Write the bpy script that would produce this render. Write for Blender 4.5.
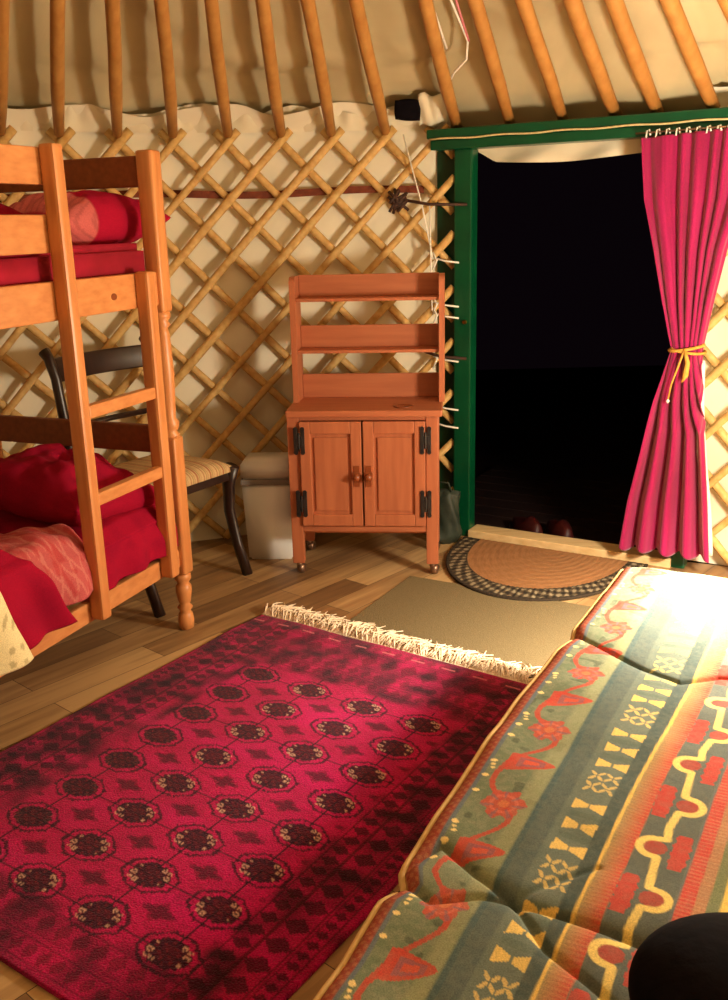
import bpy, bmesh, math, random
import numpy as np
from mathutils import Vector, Matrix
random.seed(7); RNG = np.random.RandomState(7)
for o in list(bpy.data.objects): bpy.data.objects.remove(o)
COL = bpy.context.scene.collection
SC = bpy.context.scene
PI = math.pi

# ---------------------------------------------------------------- camera
pitch = math.atan(278 / 950); roll = math.atan(.025)
Fw = Vector((0, math.cos(pitch), -math.sin(pitch))); Up = Vector((0, math.sin(pitch), math.cos(pitch))); Rt = Vector((1, 0, 0))
c_, s_ = math.cos(roll), math.sin(roll)
R1 = c_ * Rt - s_ * Up; U1 = s_ * Rt + c_ * Up
cam = bpy.data.cameras.new('camera'); camo = bpy.data.objects.new('camera', cam); COL.objects.link(camo)
cam.sensor_fit = 'VERTICAL'; cam.sensor_height = 36; cam.sensor_width = 36; cam.lens = 36 * 950 / 1000
M = Matrix((R1, U1, -Fw)).transposed().to_4x4(); M.translation = Vector((0, 0, 1.3))
camo.matrix_world = M; cam.clip_start = .02
SC.camera = camo
# ---------------------------------------------------------------- light
w = bpy.data.worlds.new('night'); SC.world = w; w.use_nodes = True
w.node_tree.nodes['Background'].inputs[0].default_value = (.0011, .0005, .0009, 1)
w.node_tree.nodes['Background'].inputs[1].default_value = 1
def point(name, loc, e, col, r):
    l = bpy.data.lights.new(name, 'POINT'); l.energy = e; l.color = col; l.shadow_soft_size = r
    o = bpy.data.objects.new(name, l); COL.objects.link(o); o.location = loc; return o
LAMP = (1.24, 2.12, .86); WARM = (1, .86, .66)
point('bedside_lamp', LAMP, 54, WARM, .13)
def spot(name, loc, e, deg, up):      # the open top and bottom of the same lamp's shade
    l = bpy.data.lights.new(name, 'SPOT'); l.energy = e; l.color = WARM; l.shadow_soft_size = .06; l.spot_size = math.radians(deg); l.spot_blend = 1.0
    o = bpy.data.objects.new(name, l); COL.objects.link(o); o.location = loc; o.rotation_euler = (PI if up else 0, 0, 0); return o
spot('lamp_shade_bottom', LAMP, 220, 140, False)
spot('lamp_shade_top', LAMP, 60, 100, True)
point('crown_fill', (-.15, 1.9, 2.5), 5.2, (1, .80, .55), .30)  # added soft fill high under the roof, no lamp hangs there
SC.view_settings.view_transform = 'Standard'; SC.view_settings.look = 'None'
SC.view_settings.exposure = 1.1; SC.view_settings.gamma = 1
SC.view_settings.use_curve_mapping = False

# ---------------------------------------------------------------- helpers
def lin(c):
    return tuple(((v / 255) / 12.92 if v / 255 < .04045 else ((v / 255 + .055) / 1.055) ** 2.4) for v in c)
def L(*c): return np.array(lin(c))
def obj(name, me, mat=None, parent=None, loc=None, smooth=False):
    o = bpy.data.objects.new(name, me); COL.objects.link(o)
    if mat is not None: me.materials.append(mat)
    if parent: o.parent = parent
    if loc: o.location = loc
    if smooth:
        me.polygons.foreach_set('use_smooth', [True] * len(me.polygons))
    return o
def tag(o, label=None, cat=None, group=None, kind=None):
    if label: o['label'] = label
    if cat: o['category'] = cat
    if group: o['group'] = group
    if kind: o['kind'] = kind
    return o
def empty(name, loc=(0, 0, 0), rz=0, label=None, cat=None, group=None, kind=None):
    o = bpy.data.objects.new(name, None); COL.objects.link(o); o.location = loc; o.rotation_euler = (0, 0, rz)
    o.empty_display_size = .1
    return tag(o, label, cat, group, kind)
class MB:
    """collects shapes in one mesh"""
    def __init__(s): s.v = []; s.f = []
    def add(s, vs, fs):
        n = len(s.v); s.v += [tuple(v) for v in vs]; s.f += [tuple(i + n for i in f) for f in fs]; return s
    def box(s, a, b, bev=.003, M=None):
        bm = bmesh.new(); bmesh.ops.create_cube(bm, size=1)
        c = [(a[i] + b[i]) / 2 for i in range(3)]; d = [abs(b[i] - a[i]) for i in range(3)]
        for v in bm.verts: v.co = Vector((v.co.x * d[0] + c[0], v.co.y * d[1] + c[1], v.co.z * d[2] + c[2]))
        if bev and min(d) > bev * 2.2:
            bmesh.ops.bevel(bm, geom=bm.edges[:], offset=bev, segments=2, affect='EDGES', profile=.6)
        return s.bm(bm, M)
    def bm(s, bm, M=None):
        bm.verts.index_update()
        s.add([(M @ v.co if M else v.co) for v in bm.verts], [[v.index for v in f.verts] for f in bm.faces]); bm.free(); return s
    def tube(s, pts, r, n=8, flat=1.0, side=None, caps=True):
        pts = [Vector(p) for p in pts]; N = len(pts); rs = r if hasattr(r, '__len__') else [r] * N
        vs = []; prev = None
        for i, p in enumerate(pts):
            t = (pts[min(i + 1, N - 1)] - pts[max(i - 1, 0)]).normalized()
            a = Vector(side) if side is not None else (prev if prev is not None else (Vector((0, 0, 1)) if abs(t.z) < .9 else Vector((1, 0, 0))))
            a = (a - t * a.dot(t)).normalized(); b = t.cross(a); prev = a
            for k in range(n):
                th = 2 * PI * k / n
                vs.append(p + (a * math.cos(th) * flat + b * math.sin(th)) * rs[i])
        fs = [(i * n + k, i * n + (k + 1) % n, (i + 1) * n + (k + 1) % n, (i + 1) * n + k) for i in range(N - 1) for k in range(n)]
        if caps: fs += [tuple(range(n))[::-1], tuple((N - 1) * n + k for k in range(n))]
        return s.add(vs, fs)
    def lathe(s, prof, c=(0, 0, 0), n=20, M=None):
        vs = []
        for r, z in prof:
            for k in range(n): vs.append(Vector((c[0] + r * math.cos(2 * PI * k / n), c[1] + r * math.sin(2 * PI * k / n), c[2] + z)))
        if M: vs = [M @ v for v in vs]
        m = len(prof)
        fs = [(i * n + k, i * n + (k + 1) % n, (i + 1) * n + (k + 1) % n, (i + 1) * n + k) for i in range(m - 1) for k in range(n)]
        fs += [tuple(range(n))[::-1], tuple((m - 1) * n + k for k in range(n))]
        return s.add(vs, fs)
    def prism(s, poly, t0, t1, axes='xz', M=None):
        """polygon in two axes extruded along the third"""
        def P(a, b, t):
            v = {'xz': (a, t, b), 'xy': (a, b, t), 'yz': (t, a, b)}[axes]; return (M @ Vector(v)) if M else v
        n = len(poly)
        vs = [P(a, b, t0) for a, b in poly] + [P(a, b, t1) for a, b in poly]
        fs = [tuple(range(n)), tuple(range(n, 2 * n))[::-1]] + [(i, i + n, (i + 1) % n + n, (i + 1) % n) for i in range(n)]
        return s.add(vs, fs)
    def grid(s, P, closed=False):
        """P: array (n,m,3)"""
        n, m = P.shape[:2]; base = len(s.v)
        s.v += [tuple(p) for p in P.reshape(-1, 3)]
        for i in range(n - 1):
            for j in range(m - 1 if not closed else m):
                j2 = (j + 1) % m
                s.f.append((base + i * m + j, base + i * m + j2, base + (i + 1) * m + j2, base + (i + 1) * m + j))
        return s
    def build(s, name, mat, parent=None, smooth=False, loc=None):
        me = bpy.data.meshes.new(name); me.from_pydata(s.v, [], s.f); me.update()
        bm = bmesh.new(); bm.from_mesh(me); bmesh.ops.recalc_face_normals(bm, faces=bm.faces); bm.to_mesh(me); bm.free()
        o = obj(name, me, mat, parent, loc, smooth)
        return o
def gridmesh(name, P, col, mat, parent=None, thick=0, skirt=None):
    """dense sheet with a colour attribute; P (n,m,3), col (n,m,3)"""
    n, m = P.shape[:2]
    idx = np.arange(n * m).reshape(n, m)
    F = np.stack([idx[:-1, :-1], idx[:-1, 1:], idx[1:, 1:], idx[1:, :-1]], -1).reshape(-1, 4)
    V = P.reshape(-1, 3); C = col.reshape(-1, 3)
    if skirt is not None:      # side walls down to a bottom rim, and a bottom
        ring = np.concatenate([idx[0, :], idx[1:, -1], idx[-1, -2::-1], idx[-2:0:-1, 0]])
        k = len(ring); B = V[ring].copy(); B = skirt(B)
        nb = len(V); V = np.vstack([V, B]); C = np.vstack([C, C[ring]])
        j = np.arange(k); j2 = (j + 1) % k
        F = np.vstack([F, np.stack([ring[j], nb + j, nb + j2, ring[j2]], -1)])
    me = bpy.data.meshes.new(name)
    me.vertices.add(len(V)); me.vertices.foreach_set('co', V.astype(np.float32).ravel())
    me.loops.add(F.size); me.loops.foreach_set('vertex_index', F.astype(np.int32).ravel())
    me.polygons.add(len(F)); me.polygons.foreach_set('loop_start', np.arange(0, F.size, 4, dtype=np.int32))
    me.update(calc_edges=True); me.validate()
    a = me.color_attributes.new('dye', 'FLOAT_COLOR', 'POINT')
    a.data.foreach_set('color', np.hstack([C, np.ones((len(C), 1))]).astype(np.float32).ravel())
    o = obj(name, me, mat, parent, smooth=True)
    return o
def vnoise(x, y, seed=0):
    """smooth value noise, -1..1"""
    x = np.asarray(x, float); y = np.asarray(y, float)
    xi = np.floor(x).astype(int); yi = np.floor(y).astype(int); fx = x - xi; fy = y - yi
    fx = fx * fx * (3 - 2 * fx); fy = fy * fy * (3 - 2 * fy)
    def h(a, b):
        n = (a * 374761393 + b * 668265263 + seed * 974711) & 0x7fffffff
        n = ((n ^ (n >> 13)) * 1274126177) & 0x7fffffff
        return ((n ^ (n >> 16)) & 0xffff) / 32767.5 - 1
    return (h(xi, yi) * (1 - fx) + h(xi + 1, yi) * fx) * (1 - fy) + (h(xi, yi + 1) * (1 - fx) + h(xi + 1, yi + 1) * fx) * fy
def mixc(c, mask, col):
    m = np.clip(mask, 0, 1)[..., None]; return c * (1 - m) + np.array(col) * m
def band(x, a, b, s=.0015): return np.clip((x - a) / s + .5, 0, 1) * np.clip((b - x) / s + .5, 0, 1)

# ---------------------------------------------------------------- materials
def newmat(name):
    m = bpy.data.materials.new(name); m.use_nodes = True; nt = m.node_tree; b = nt.nodes['Principled BSDF']; return m, nt, b
def noisy(name, c1, c2, scale=(1, 1, 1), nscale=8, rough=.6, bump=.15, bdist=.002, detail=4, spec=.3, dist=0, sheen=0, grain=0):
    m, nt, b = newmat(name); N = nt.nodes; K = nt.links
    tc = N.new('ShaderNodeTexCoord'); mp = N.new('ShaderNodeMapping'); mp.inputs['Scale'].default_value = scale
    nz = N.new('ShaderNodeTexNoise'); nz.inputs['Scale'].default_value = nscale; nz.inputs['Detail'].default_value = detail; nz.inputs['Distortion'].default_value = dist
    cr = N.new('ShaderNodeValToRGB'); cr.color_ramp.elements[0].position = .3; cr.color_ramp.elements[1].position = .7
    cr.color_ramp.elements[0].color = (*lin(c1), 1); cr.color_ramp.elements[1].color = (*lin(c2), 1)
    K.new(tc.outputs['Object'], mp.inputs[0]); K.new(mp.outputs[0], nz.inputs['Vector']); K.new(nz.outputs[0], cr.inputs[0]); K.new(cr.outputs[0], b.inputs['Base Color'])
    if bump:
        bp = N.new('ShaderNodeBump'); bp.inputs['Strength'].default_value = bump; bp.inputs['Distance'].default_value = bdist
        K.new(nz.outputs[0], bp.inputs['Height']); K.new(bp.outputs[0], b.inputs['Normal'])
    b.inputs['Roughness'].default_value = rough; b.inputs['Specular IOR Level'].default_value = spec
    if sheen: b.inputs['Sheen Weight'].default_value = sheen
    return m
def dyed(name, rough=.85, bump=.4, nscale=350, bdist=.001, sheen=0, spec=.2, vary=.12):
    m, nt, b = newmat(name); N = nt.nodes; K = nt.links
    at = N.new('ShaderNodeAttribute'); at.attribute_name = 'dye'
    tc = N.new('ShaderNodeTexCoord'); nz = N.new('ShaderNodeTexNoise'); nz.inputs['Scale'].default_value = nscale; nz.inputs['Detail'].default_value = 3
    K.new(tc.outputs['Object'], nz.inputs['Vector'])
    mr = N.new('ShaderNodeMapRange'); mr.inputs[1].default_value = .3; mr.inputs[2].default_value = .7; mr.inputs[3].default_value = 1 - vary * 2; mr.inputs[4].default_value = 1 + vary * 2
    K.new(nz.outputs[0], mr.inputs[0])
    vm = N.new('ShaderNodeVectorMath'); vm.operation = 'SCALE'; K.new(at.outputs['Color'], vm.inputs[0]); K.new(mr.outputs[0], vm.inputs['Scale'])
    K.new(vm.outputs[0], b.inputs['Base Color'])
    bp = N.new('ShaderNodeBump'); bp.inputs['Strength'].default_value = bump; bp.inputs['Distance'].default_value = bdist
    K.new(nz.outputs[0], bp.inputs['Height']); K.new(bp.outputs[0], b.inputs['Normal'])
    b.inputs['Roughness'].default_value = rough; b.inputs['Specular IOR Level'].default_value = spec; b.inputs['Sheen Weight'].default_value = sheen
    return m
PINEZ = noisy('orange_pine_z', (194, 122, 68), (212, 144, 86), (9, 9, .8), 6, .38, .05, spec=.45)
PINEX = noisy('orange_pine_x', (194, 122, 68), (214, 146, 88), (.8, 9, 9), 6, .38, .05, spec=.45)
PINEY = noisy('orange_pine_y', (194, 122, 68), (214, 146, 88), (9, .8, 9), 6, .38, .05, spec=.45)
PINESHADE = noisy('shaded_pine', (120, 62, 30), (140, 76, 38), (9, .8, 9), 6, .45, .05, spec=.4)  # same pine darkened, shade on the end boards put into the colour
DRESX = noisy('dresser_pine_x', (166, 94, 62), (182, 108, 72), (.8, 9, 9), 5, .45, .05, spec=.35)
DRESZ = noisy('dresser_pine_z', (166, 94, 62), (182, 108, 72), (9, 9, .8), 5, .45, .05, spec=.35)
DRESD = noisy('dresser_recess', (165, 88, 46), (180, 100, 54), (9, 9, .8), 5, .5, .05, spec=.3)
HAZEL = noisy('peeled_rod', (186, 142, 78), (216, 178, 112), (4, 4, 4), 9, .55, .3, .004)
POLE = noisy('roof_pole', (166, 112, 54), (186, 134, 70), (5, 5, 1.0), 4, .5, .1, .002)
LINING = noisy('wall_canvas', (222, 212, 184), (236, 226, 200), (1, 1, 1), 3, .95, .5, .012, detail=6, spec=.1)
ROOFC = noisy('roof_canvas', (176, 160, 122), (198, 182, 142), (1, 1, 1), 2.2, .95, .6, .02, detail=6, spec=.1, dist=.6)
FRILL = noisy('frill_canvas', (212, 200, 168), (228, 218, 190), (1, 1, 1), 6, .95, .5, .01, spec=.1)
GREEN = noisy('green_gloss_paint', (2, 66, 38), (6, 78, 46), (2, 2, 2), 4, .28, .1, spec=.5)
DGREEN = noisy('green_paint_outer', (3, 52, 32), (6, 62, 38), (2, 2, 2), 4, .35, .1, spec=.5)
CORD = noisy('pale_cord', (196, 176, 120), (220, 204, 150), (1, 1, 1), 60, .8, .2)
WCORD = noisy('white_cord', (226, 220, 205), (244, 240, 228), (1, 1, 1), 60, .8, .2)
PCORD = noisy('pink_cord', (200, 110, 120), (225, 140, 145), (1, 1, 1), 60, .8, .2)
STRAP = noisy('brown_webbing', (96, 44, 26), (124, 60, 36), (1, 1, 1), 40, .8, .2)
DCORD = noisy('dark_thong', (52, 34, 26), (74, 48, 34), (1, 1, 1), 50, .7, .2)
BLACKM = noisy('black_iron', (24, 20, 20), (36, 30, 28), (1, 1, 1), 30, .45, .1, spec=.5)
DWOOD = noisy('dark_stained_wood', (30, 16, 13), (46, 24, 18), (6, 6, 1), 6, .36, .05, spec=.6)
BRASS, nt_, b_ = newmat('brass'); b_.inputs['Base Color'].default_value = (*lin((200, 150, 70)), 1); b_.inputs['Metallic'].default_value = 1; b_.inputs['Roughness'].default_value = .3
STEEL, nt_, b_ = newmat('castor_metal'); b_.inputs['Base Color'].default_value = (*lin((150, 120, 100)), 1); b_.inputs['Metallic'].default_value = .8; b_.inputs['Roughness'].default_value = .3
KNOBW = noisy('knob_wood', (120, 58, 28), (142, 72, 36), (1, 1, 1), 10, .35, .05, spec=.5)
BINP = noisy('bin_plastic', (242, 240, 236), (248, 246, 242), (1, 1, 1), 3, .45, .05, spec=.4)
BAND = noisy('grey_plastic', (126, 118, 112), (140, 132, 124), (1, 1, 1), 3, .5, .05)
BAG = noisy('dark_green_nylon', (30, 42, 34), (60, 66, 54), (1, 1, 1), 14, .55, .6, .01)
RED = noisy('red_cotton', (142, 8, 34), (166, 16, 48), (1, 1, 1), 12, .75, .4, .004, sheen=0)
BLACKF = noisy('black_fleece', (12, 9, 12), (19, 14, 18), (1, 1, 1), 60, .95, .4, .003, spec=.05)
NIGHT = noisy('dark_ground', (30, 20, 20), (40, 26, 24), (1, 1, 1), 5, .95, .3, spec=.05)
CLOG = noisy('red_rubber', (44, 8, 8), (56, 10, 9), (1, 1, 1), 5, .5, .05)
THRESH = noisy('pale_timber', (206, 172, 118), (226, 196, 144), (.8, 8, 8), 5, .55, .15)
GREYMAT = noisy('taupe_mat', (108, 94, 66), (128, 112, 82), (1, 1, 1), 220, .98, .7, .003, spec=.05)
TWINE = noisy('gold_twine', (196, 136, 50), (222, 166, 76), (1, 1, 1), 50, .7, .3)
DYE = dyed('dyed_cotton', .9, .25, 500, .0008, sheen=0, spec=.1)
PILE = dyed('wool_pile', .95, .9, 260, .004, sheen=.1, spec=.05, vary=.22)
BRAID = dyed('braided_rush', .9, .3, 300, .001, vary=.1)
CURT = dyed('curtain_cotton', .8, .35, 260, .001, sheen=.25, vary=.08)
FRINGEM = noisy('cotton_fringe', (226, 200, 168), (246, 226, 198), (1, 1, 1), 40, .95, .3)

# floor boards: laminate planks, rows along the bed direction
def floormat():
    m, nt, b = newmat('laminate_boards'); N = nt.nodes; K = nt.links
    tc = N.new('ShaderNodeTexCoord'); mp = N.new('ShaderNodeMapping'); mp.inputs['Rotation'].default_value = (0, 0, -math.radians(48.5))
    K.new(tc.outputs['Object'], mp.inputs[0])
    br = N.new('ShaderNodeTexBrick'); br.offset = .37; br.inputs['Scale'].default_value = 1; br.inputs['Brick Width'].default_value = .62; br.inputs['Row Height'].default_value = .115
    br.inputs['Mortar Size'].default_value = .0012; br.inputs['Mortar Smooth'].default_value = .2
    br.inputs['Color1'].default_value = (0, 0, 0, 1); br.inputs['Color2'].default_value = (1, 1, 1, 1); br.inputs['Mortar'].default_value = (.1, .1, .1, 1); br.inputs['Bias'].default_value = 0
    K.new(mp.outputs[0], br.inputs['Vector'])
    mp2 = N.new('ShaderNodeMapping'); mp2.inputs['Scale'].default_value = (1.4, 16, 1); K.new(mp.outputs[0], mp2.inputs[0])
    nz = N.new('ShaderNodeTexNoise'); nz.inputs['Scale'].default_value = 2.2; nz.inputs['Detail'].default_value = 6; nz.inputs['Distortion'].default_value = .4
    K.new(mp2.outputs[0], nz.inputs['Vector'])
    mx = N.new('ShaderNodeMix'); mx.data_type = 'FLOAT'; mx.inputs[0].default_value = .55
    K.new(br.outputs['Color'], mx.inputs[2]); K.new(nz.outputs[0], mx.inputs[3])
    cr = N.new('ShaderNodeValToRGB'); e = cr.color_ramp.elements; e[0].position = .22; e[0].color = (*lin((112, 82, 54)), 1); e[1].position = .72; e[1].color = (*lin((198, 162, 112)), 1)
    el = cr.color_ramp.elements.new(.45); el.color = (*lin((150, 114, 74)), 1)
    K.new(mx.outputs[0], cr.inputs[0])
    mm = N.new('ShaderNodeMix'); mm.data_type = 'RGBA'; mm.inputs[7].default_value = (*lin((60, 38, 22)), 1); K.new(br.outputs['Fac'], mm.inputs[0]); K.new(cr.outputs[0], mm.inputs[6])
    K.new(mm.outputs[2], b.inputs['Base Color']); b.inputs['Roughness'].default_value = .42; b.inputs['Specular IOR Level'].default_value = .4
    return m
FLOOR = floormat()

# ---------------------------------------------------------------- room shell
CX, CY, RW = 0.0, 1.6, 2.35
D0 = Vector((.464, 3.866, 0)); DD = Vector((.863, -.505, 0)).normalized(); DN = Vector((-.505, -.863, 0)).normalized()
def doorp(s, z, off=0): return D0 + DD * s + DN * off + Vector((0, 0, z))
A_L, A_R = 82.0, 56.2
def rad(a):
    """plan radius of the lattice circle at azimuth a in degrees"""
    a = (a + 180) % 360 - 180
    if a >= A_L or a < 20: return RW
    if a <= A_R: return 2.207 + (RW - 2.207) * (A_R - a) / (A_R - 20)
    p = Vector((math.cos(math.radians(a)), math.sin(math.radians(a)), 0)); c = Vector((CX, CY, 0))
    return (D0 - c).dot(DN) / p.dot(DN)
def wallp(a, z, off=0):
    r = rad(a) + off; return Vector((CX + r * math.cos(math.radians(a)), CY + r * math.sin(math.radians(a)), z))
# floor disc
mb = MB(); n = 96
ring = [wallp(360 * k / n, 0, .06) for k in range(n)]
mb.add([(p.x, p.y, 0) for p in ring] + [(p.x, p.y, -.06) for p in ring], [tuple(range(n)), tuple(range(n, 2 * n))[::-1]] + [(k, (k + 1) % n, (k + 1) % n + n, k + n) for k in range(n)])
tag(mb.build('floor', FLOOR), kind='structure')
# dark ground outside the doorway
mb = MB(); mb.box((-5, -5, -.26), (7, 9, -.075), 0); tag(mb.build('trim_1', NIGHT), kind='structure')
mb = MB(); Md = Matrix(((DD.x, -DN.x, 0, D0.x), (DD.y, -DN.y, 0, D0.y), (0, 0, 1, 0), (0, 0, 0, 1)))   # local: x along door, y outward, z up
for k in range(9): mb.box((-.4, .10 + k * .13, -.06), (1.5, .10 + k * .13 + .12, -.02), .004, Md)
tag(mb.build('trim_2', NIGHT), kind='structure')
# wall lining, open at the doorway
angs = np.arange(A_L - 1.0, A_R + 361.6, .8); zs = np.linspace(0, 1.74, 54)
P = np.zeros((len(zs), len(angs), 3))
for i, z in enumerate(zs):
    for j, a in enumerate(angs):
        s = a * .041
        bul = .016 * math.sin(s * 6.1 + 1.5 * math.sin(z * 3.2)) * math.sin(z * 9 + s) + .010 * float(vnoise(s * 9, z * 9, 3)) + .02 * float(vnoise(s * 2.2, z * 2.2, 5))
        off = .052 + bul * .75 - max(0, z - 1.66) * .55 * 1.6
        wv_ = max(0, (z - 1.6) / .14); P[i, j] = wallp(a, z - wv_ * (.018 + .016 * math.sin(s * 13) + .018 * float(vnoise(s * 8, 1.5, 41))), off)
tag(MB().grid(P).build('wall_back', LINING, smooth=True), kind='structure')
# roof lining cone
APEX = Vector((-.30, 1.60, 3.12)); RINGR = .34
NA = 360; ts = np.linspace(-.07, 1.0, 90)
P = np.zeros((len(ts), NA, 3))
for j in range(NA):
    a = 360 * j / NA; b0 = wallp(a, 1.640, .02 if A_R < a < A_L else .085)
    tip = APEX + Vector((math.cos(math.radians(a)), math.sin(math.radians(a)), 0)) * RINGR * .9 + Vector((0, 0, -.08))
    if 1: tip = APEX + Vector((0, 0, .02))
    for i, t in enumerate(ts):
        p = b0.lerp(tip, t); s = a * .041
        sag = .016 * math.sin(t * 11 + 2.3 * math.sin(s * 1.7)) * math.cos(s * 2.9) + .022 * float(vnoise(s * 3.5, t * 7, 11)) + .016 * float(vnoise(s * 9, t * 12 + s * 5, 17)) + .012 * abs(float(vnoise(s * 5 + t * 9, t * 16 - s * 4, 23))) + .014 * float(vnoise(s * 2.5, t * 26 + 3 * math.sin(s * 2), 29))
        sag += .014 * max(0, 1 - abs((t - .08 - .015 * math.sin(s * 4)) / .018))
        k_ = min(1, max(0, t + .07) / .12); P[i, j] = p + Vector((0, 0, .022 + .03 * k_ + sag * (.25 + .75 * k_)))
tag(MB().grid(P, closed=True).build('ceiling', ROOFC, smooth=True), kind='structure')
# pale frill of the wall canvas folded over the top of the lattice
angs = np.arange(A_L + 1.5, 150, .25); P = np.zeros((9, len(angs), 3))
for j, a in enumerate(angs):
    s = a * .041; top = .085 + .016 * math.sin(s * 15) + .014 * float(vnoise(s * 13, .5, 2)) + .02 * float(vnoise(s * 5, 3.5, 2))
    for i in range(9):
        t = i / 8; h = t * top
        P[i, j] = wallp(a, 1.645 + h * .85, .045 - h * .55 + .010 * math.sin(s * 90 + 3 * math.sin(s * 13)) * t + .006 * math.sin(s * 47) + (0.012 * t * t))
tag(MB().grid(P).build('trim_3', FRILL, smooth=True), kind='structure')

# door frame (structure)
dr = empty('door_1', D0, 0, kind='structure')
def dpart(name, mb, mat, smooth=False):
    o = mb.build(name, mat, smooth=smooth); o.parent = dr; o.matrix_parent_inverse = Matrix.Translation(D0).inverted(); return o
for s0, sg, pw in ((-.005, -1, .075), (.835, 1, .05)):
    mb = MB(); a, b = sorted((s0, s0 + sg * pw)); mb.box((a, -.030, 0), (b, .030, 1.56), .006, Md); dpart('door_post', mb, GREEN)
    if sg > 0: break
    mb = MB(); a, b = sorted((s0 + sg * (pw + .004), s0 - .175)); mb.box((a, .024, 0), (b, .046, 1.56), .005, Md); dpart('outer_post', mb, DGREEN)
mb = MB(); mb.box((-.165, -.065, 1.558), (.97, .03, 1.594), .004, Md); mb.box((-.175, -.078, 1.598), (.99, .03, 1.632), .005, Md); dpart('lintel', mb, GREEN)
mb = MB(); mb.tube([Md @ Vector((-.16 + 1.13 * k / 30, -.080, 1.596 + .002 * math.sin(k))) for k in range(31)], .0035, 6); o = dpart('lintel_cord', mb, CORD, True); o['label'] = 'pale cord running along the lintel'
mb = MB(); mb.box((-.005, -.045, 0), (.835, .05, .035), .004, Md); dpart('threshold', mb, THRESH)
mb = MB(); mb.lathe([(.009, 0), (.009, .006), (.006, .012)], n=12, M=Md @ Matrix.Translation((-.03, -.030, .905)) @ Matrix.Rotation(PI / 2, 4, 'X')); dpart('brass_catch', mb, BRASS)
# canvas flap hanging under the lintel
sx = np.linspace(-.004, .834, 60); P = np.zeros((8, 60, 3))
for j, s in enumerate(sx):
    low = 1.515 - .018 * math.sin(max(0, min(1, s / .64)) * PI) + .012 * (s > .7) - (.0 if s > .06 else (s - .06) * .5)
    for i in range(8):
        z = 1.60 + (low - 1.60) * i / 7; P[i, j] = doorp(s, z, -.03 + .012 * math.sin(s * 22 + i * .5) * i / 7)
dpart('canvas_flap', MB().grid(P), FRILL, True)

# ---------------------------------------------------------------- lattice walls
ZC = 1.605; SP = .2044
def lattice(a_hi, a_lo, a_node, edges, label, z_lo=.02):
    """a_hi > a_lo azimuths; a_node: azimuth of a crown crossing; rods are clipped at the lattice edges"""
    t = empty('wall_lattice', wallp(a_node, 0), 0, label, 'lattice wall')
    T = Matrix.Translation(t.location).inverted()
    def S(a): return -math.radians(a) * RW
    s_min, s_max = S(a_hi), S(a_lo); sn = S(a_node)
    k0 = int((s_min - sn) / SP) - 10; k1 = int((s_max - sn) / SP) + 10
    for sg in (1, -1):
        for k in range(k0, k1):
            s0 = sn + k * SP
            zt = ZC + .042; zb = z_lo
            # s = s0 + sg*(z-ZC)*.97
            K = .97
            lo, hi = zb, zt
            def zof(s): return ZC + (s - s0) / (sg * K)
            z1, z2 = sorted((zof(s_min - (.075 if edges[0] else 0)), zof(s_max + (.070 if edges[1] else 0))))
            lo = max(lo, z1); hi = min(hi, z2)
            if hi - lo < .08: continue
            off = -.010 if sg == 1 else .010
            pts = []; n = max(3, int((hi - lo) / .08)); ph = random.random() * 6
            jit = random.uniform(-.003, .003)
            for i in range(n + 1):
                z = lo + (hi - lo) * i / n; s = s0 + sg * K * (z - ZC) + jit + .003 * math.sin(z * 7 + ph)
                pts.append(wallp(-math.degrees(s / RW), z, off + .002 * math.sin(z * 9 + ph)))
            rr = .0155 * random.uniform(.92, 1.1)
            mb = MB(); m = wallp(-math.degrees(s0 / RW), 0) - Vector((CX, CY, 0))
            mb.tube(pts, [rr * random.uniform(.94, 1.06) for _ in pts], 8, flat=.72, side=m.normalized())
            o = mb.build('rod', HAZEL, smooth=True); o.parent = t; o.matrix_parent_inverse = T
    return t, T
latL, TL = lattice(150, A_L + .3, 87.15, (0, 1), 'large diamond lattice of peeled rods standing along the pale wall left of the green door')
latR, TR = lattice(A_R - .6, 18, 49.3, (1, 0), 'brightly lit lattice of peeled rods right of the magenta curtain')
# ties from the lattice edge to the door post
def lpart(name, mb, mat, T=TL, par=latL, smooth=True):
    o = mb.build(name, mat, smooth=smooth); o.parent = par; o.matrix_parent_inverse = T; return o
for z in (1.147, .975, .93, .755, .555, .48):
    mb = MB(); a = wallp(82.6, z + .01, -.035); b = doorp(-.055, z - .01, .036)
    mb.tube([a, a.lerp(b, .5) + Vector((0, 0, -.004)), b], .0038, 6)
    mb.tube([wallp(82.6, z + .03, -.03), wallp(82.2, z, -.04), wallp(82.6, z - .035, -.03)], .004, 6)
    lpart('tie', mb, WCORD)
for z in (1.36, .765):
    mb = MB(); a = wallp(85.5 if z > 1 else 83.5, z + .02, -.03); b = doorp(-.02, z - .005, .038)
    mb.tube([a, a.lerp(b, .4) + Vector((0, 0, -.01)), b], .006, 6); lpart('dark_tie', mb, DCORD)
mb = MB()
for k in range(14):
    c = wallp(86.0 + random.uniform(-.5, .5), 1.375 + random.uniform(-.02, .02), -.04)
    d = Vector((random.uniform(-1, 1), random.uniform(-1, 1) * .3, random.uniform(-1, 1))).normalized() * .03
    mb.tube([c - d, c + Vector((0, -.008, 0)), c + d], .006, 6)
lpart('knot', mb, DCORD)
mb = MB(); mb.tube([wallp(85.4, 1.62, -.035), wallp(83.6, 1.35, -.04), wallp(82.6, 1.15, -.035)], .003, 6); mb.tube([wallp(82.9, 1.36, -.04), wallp(82.7, .95, -.04)], .003, 6)
lpart('tie_thread', mb, WCORD)
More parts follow.
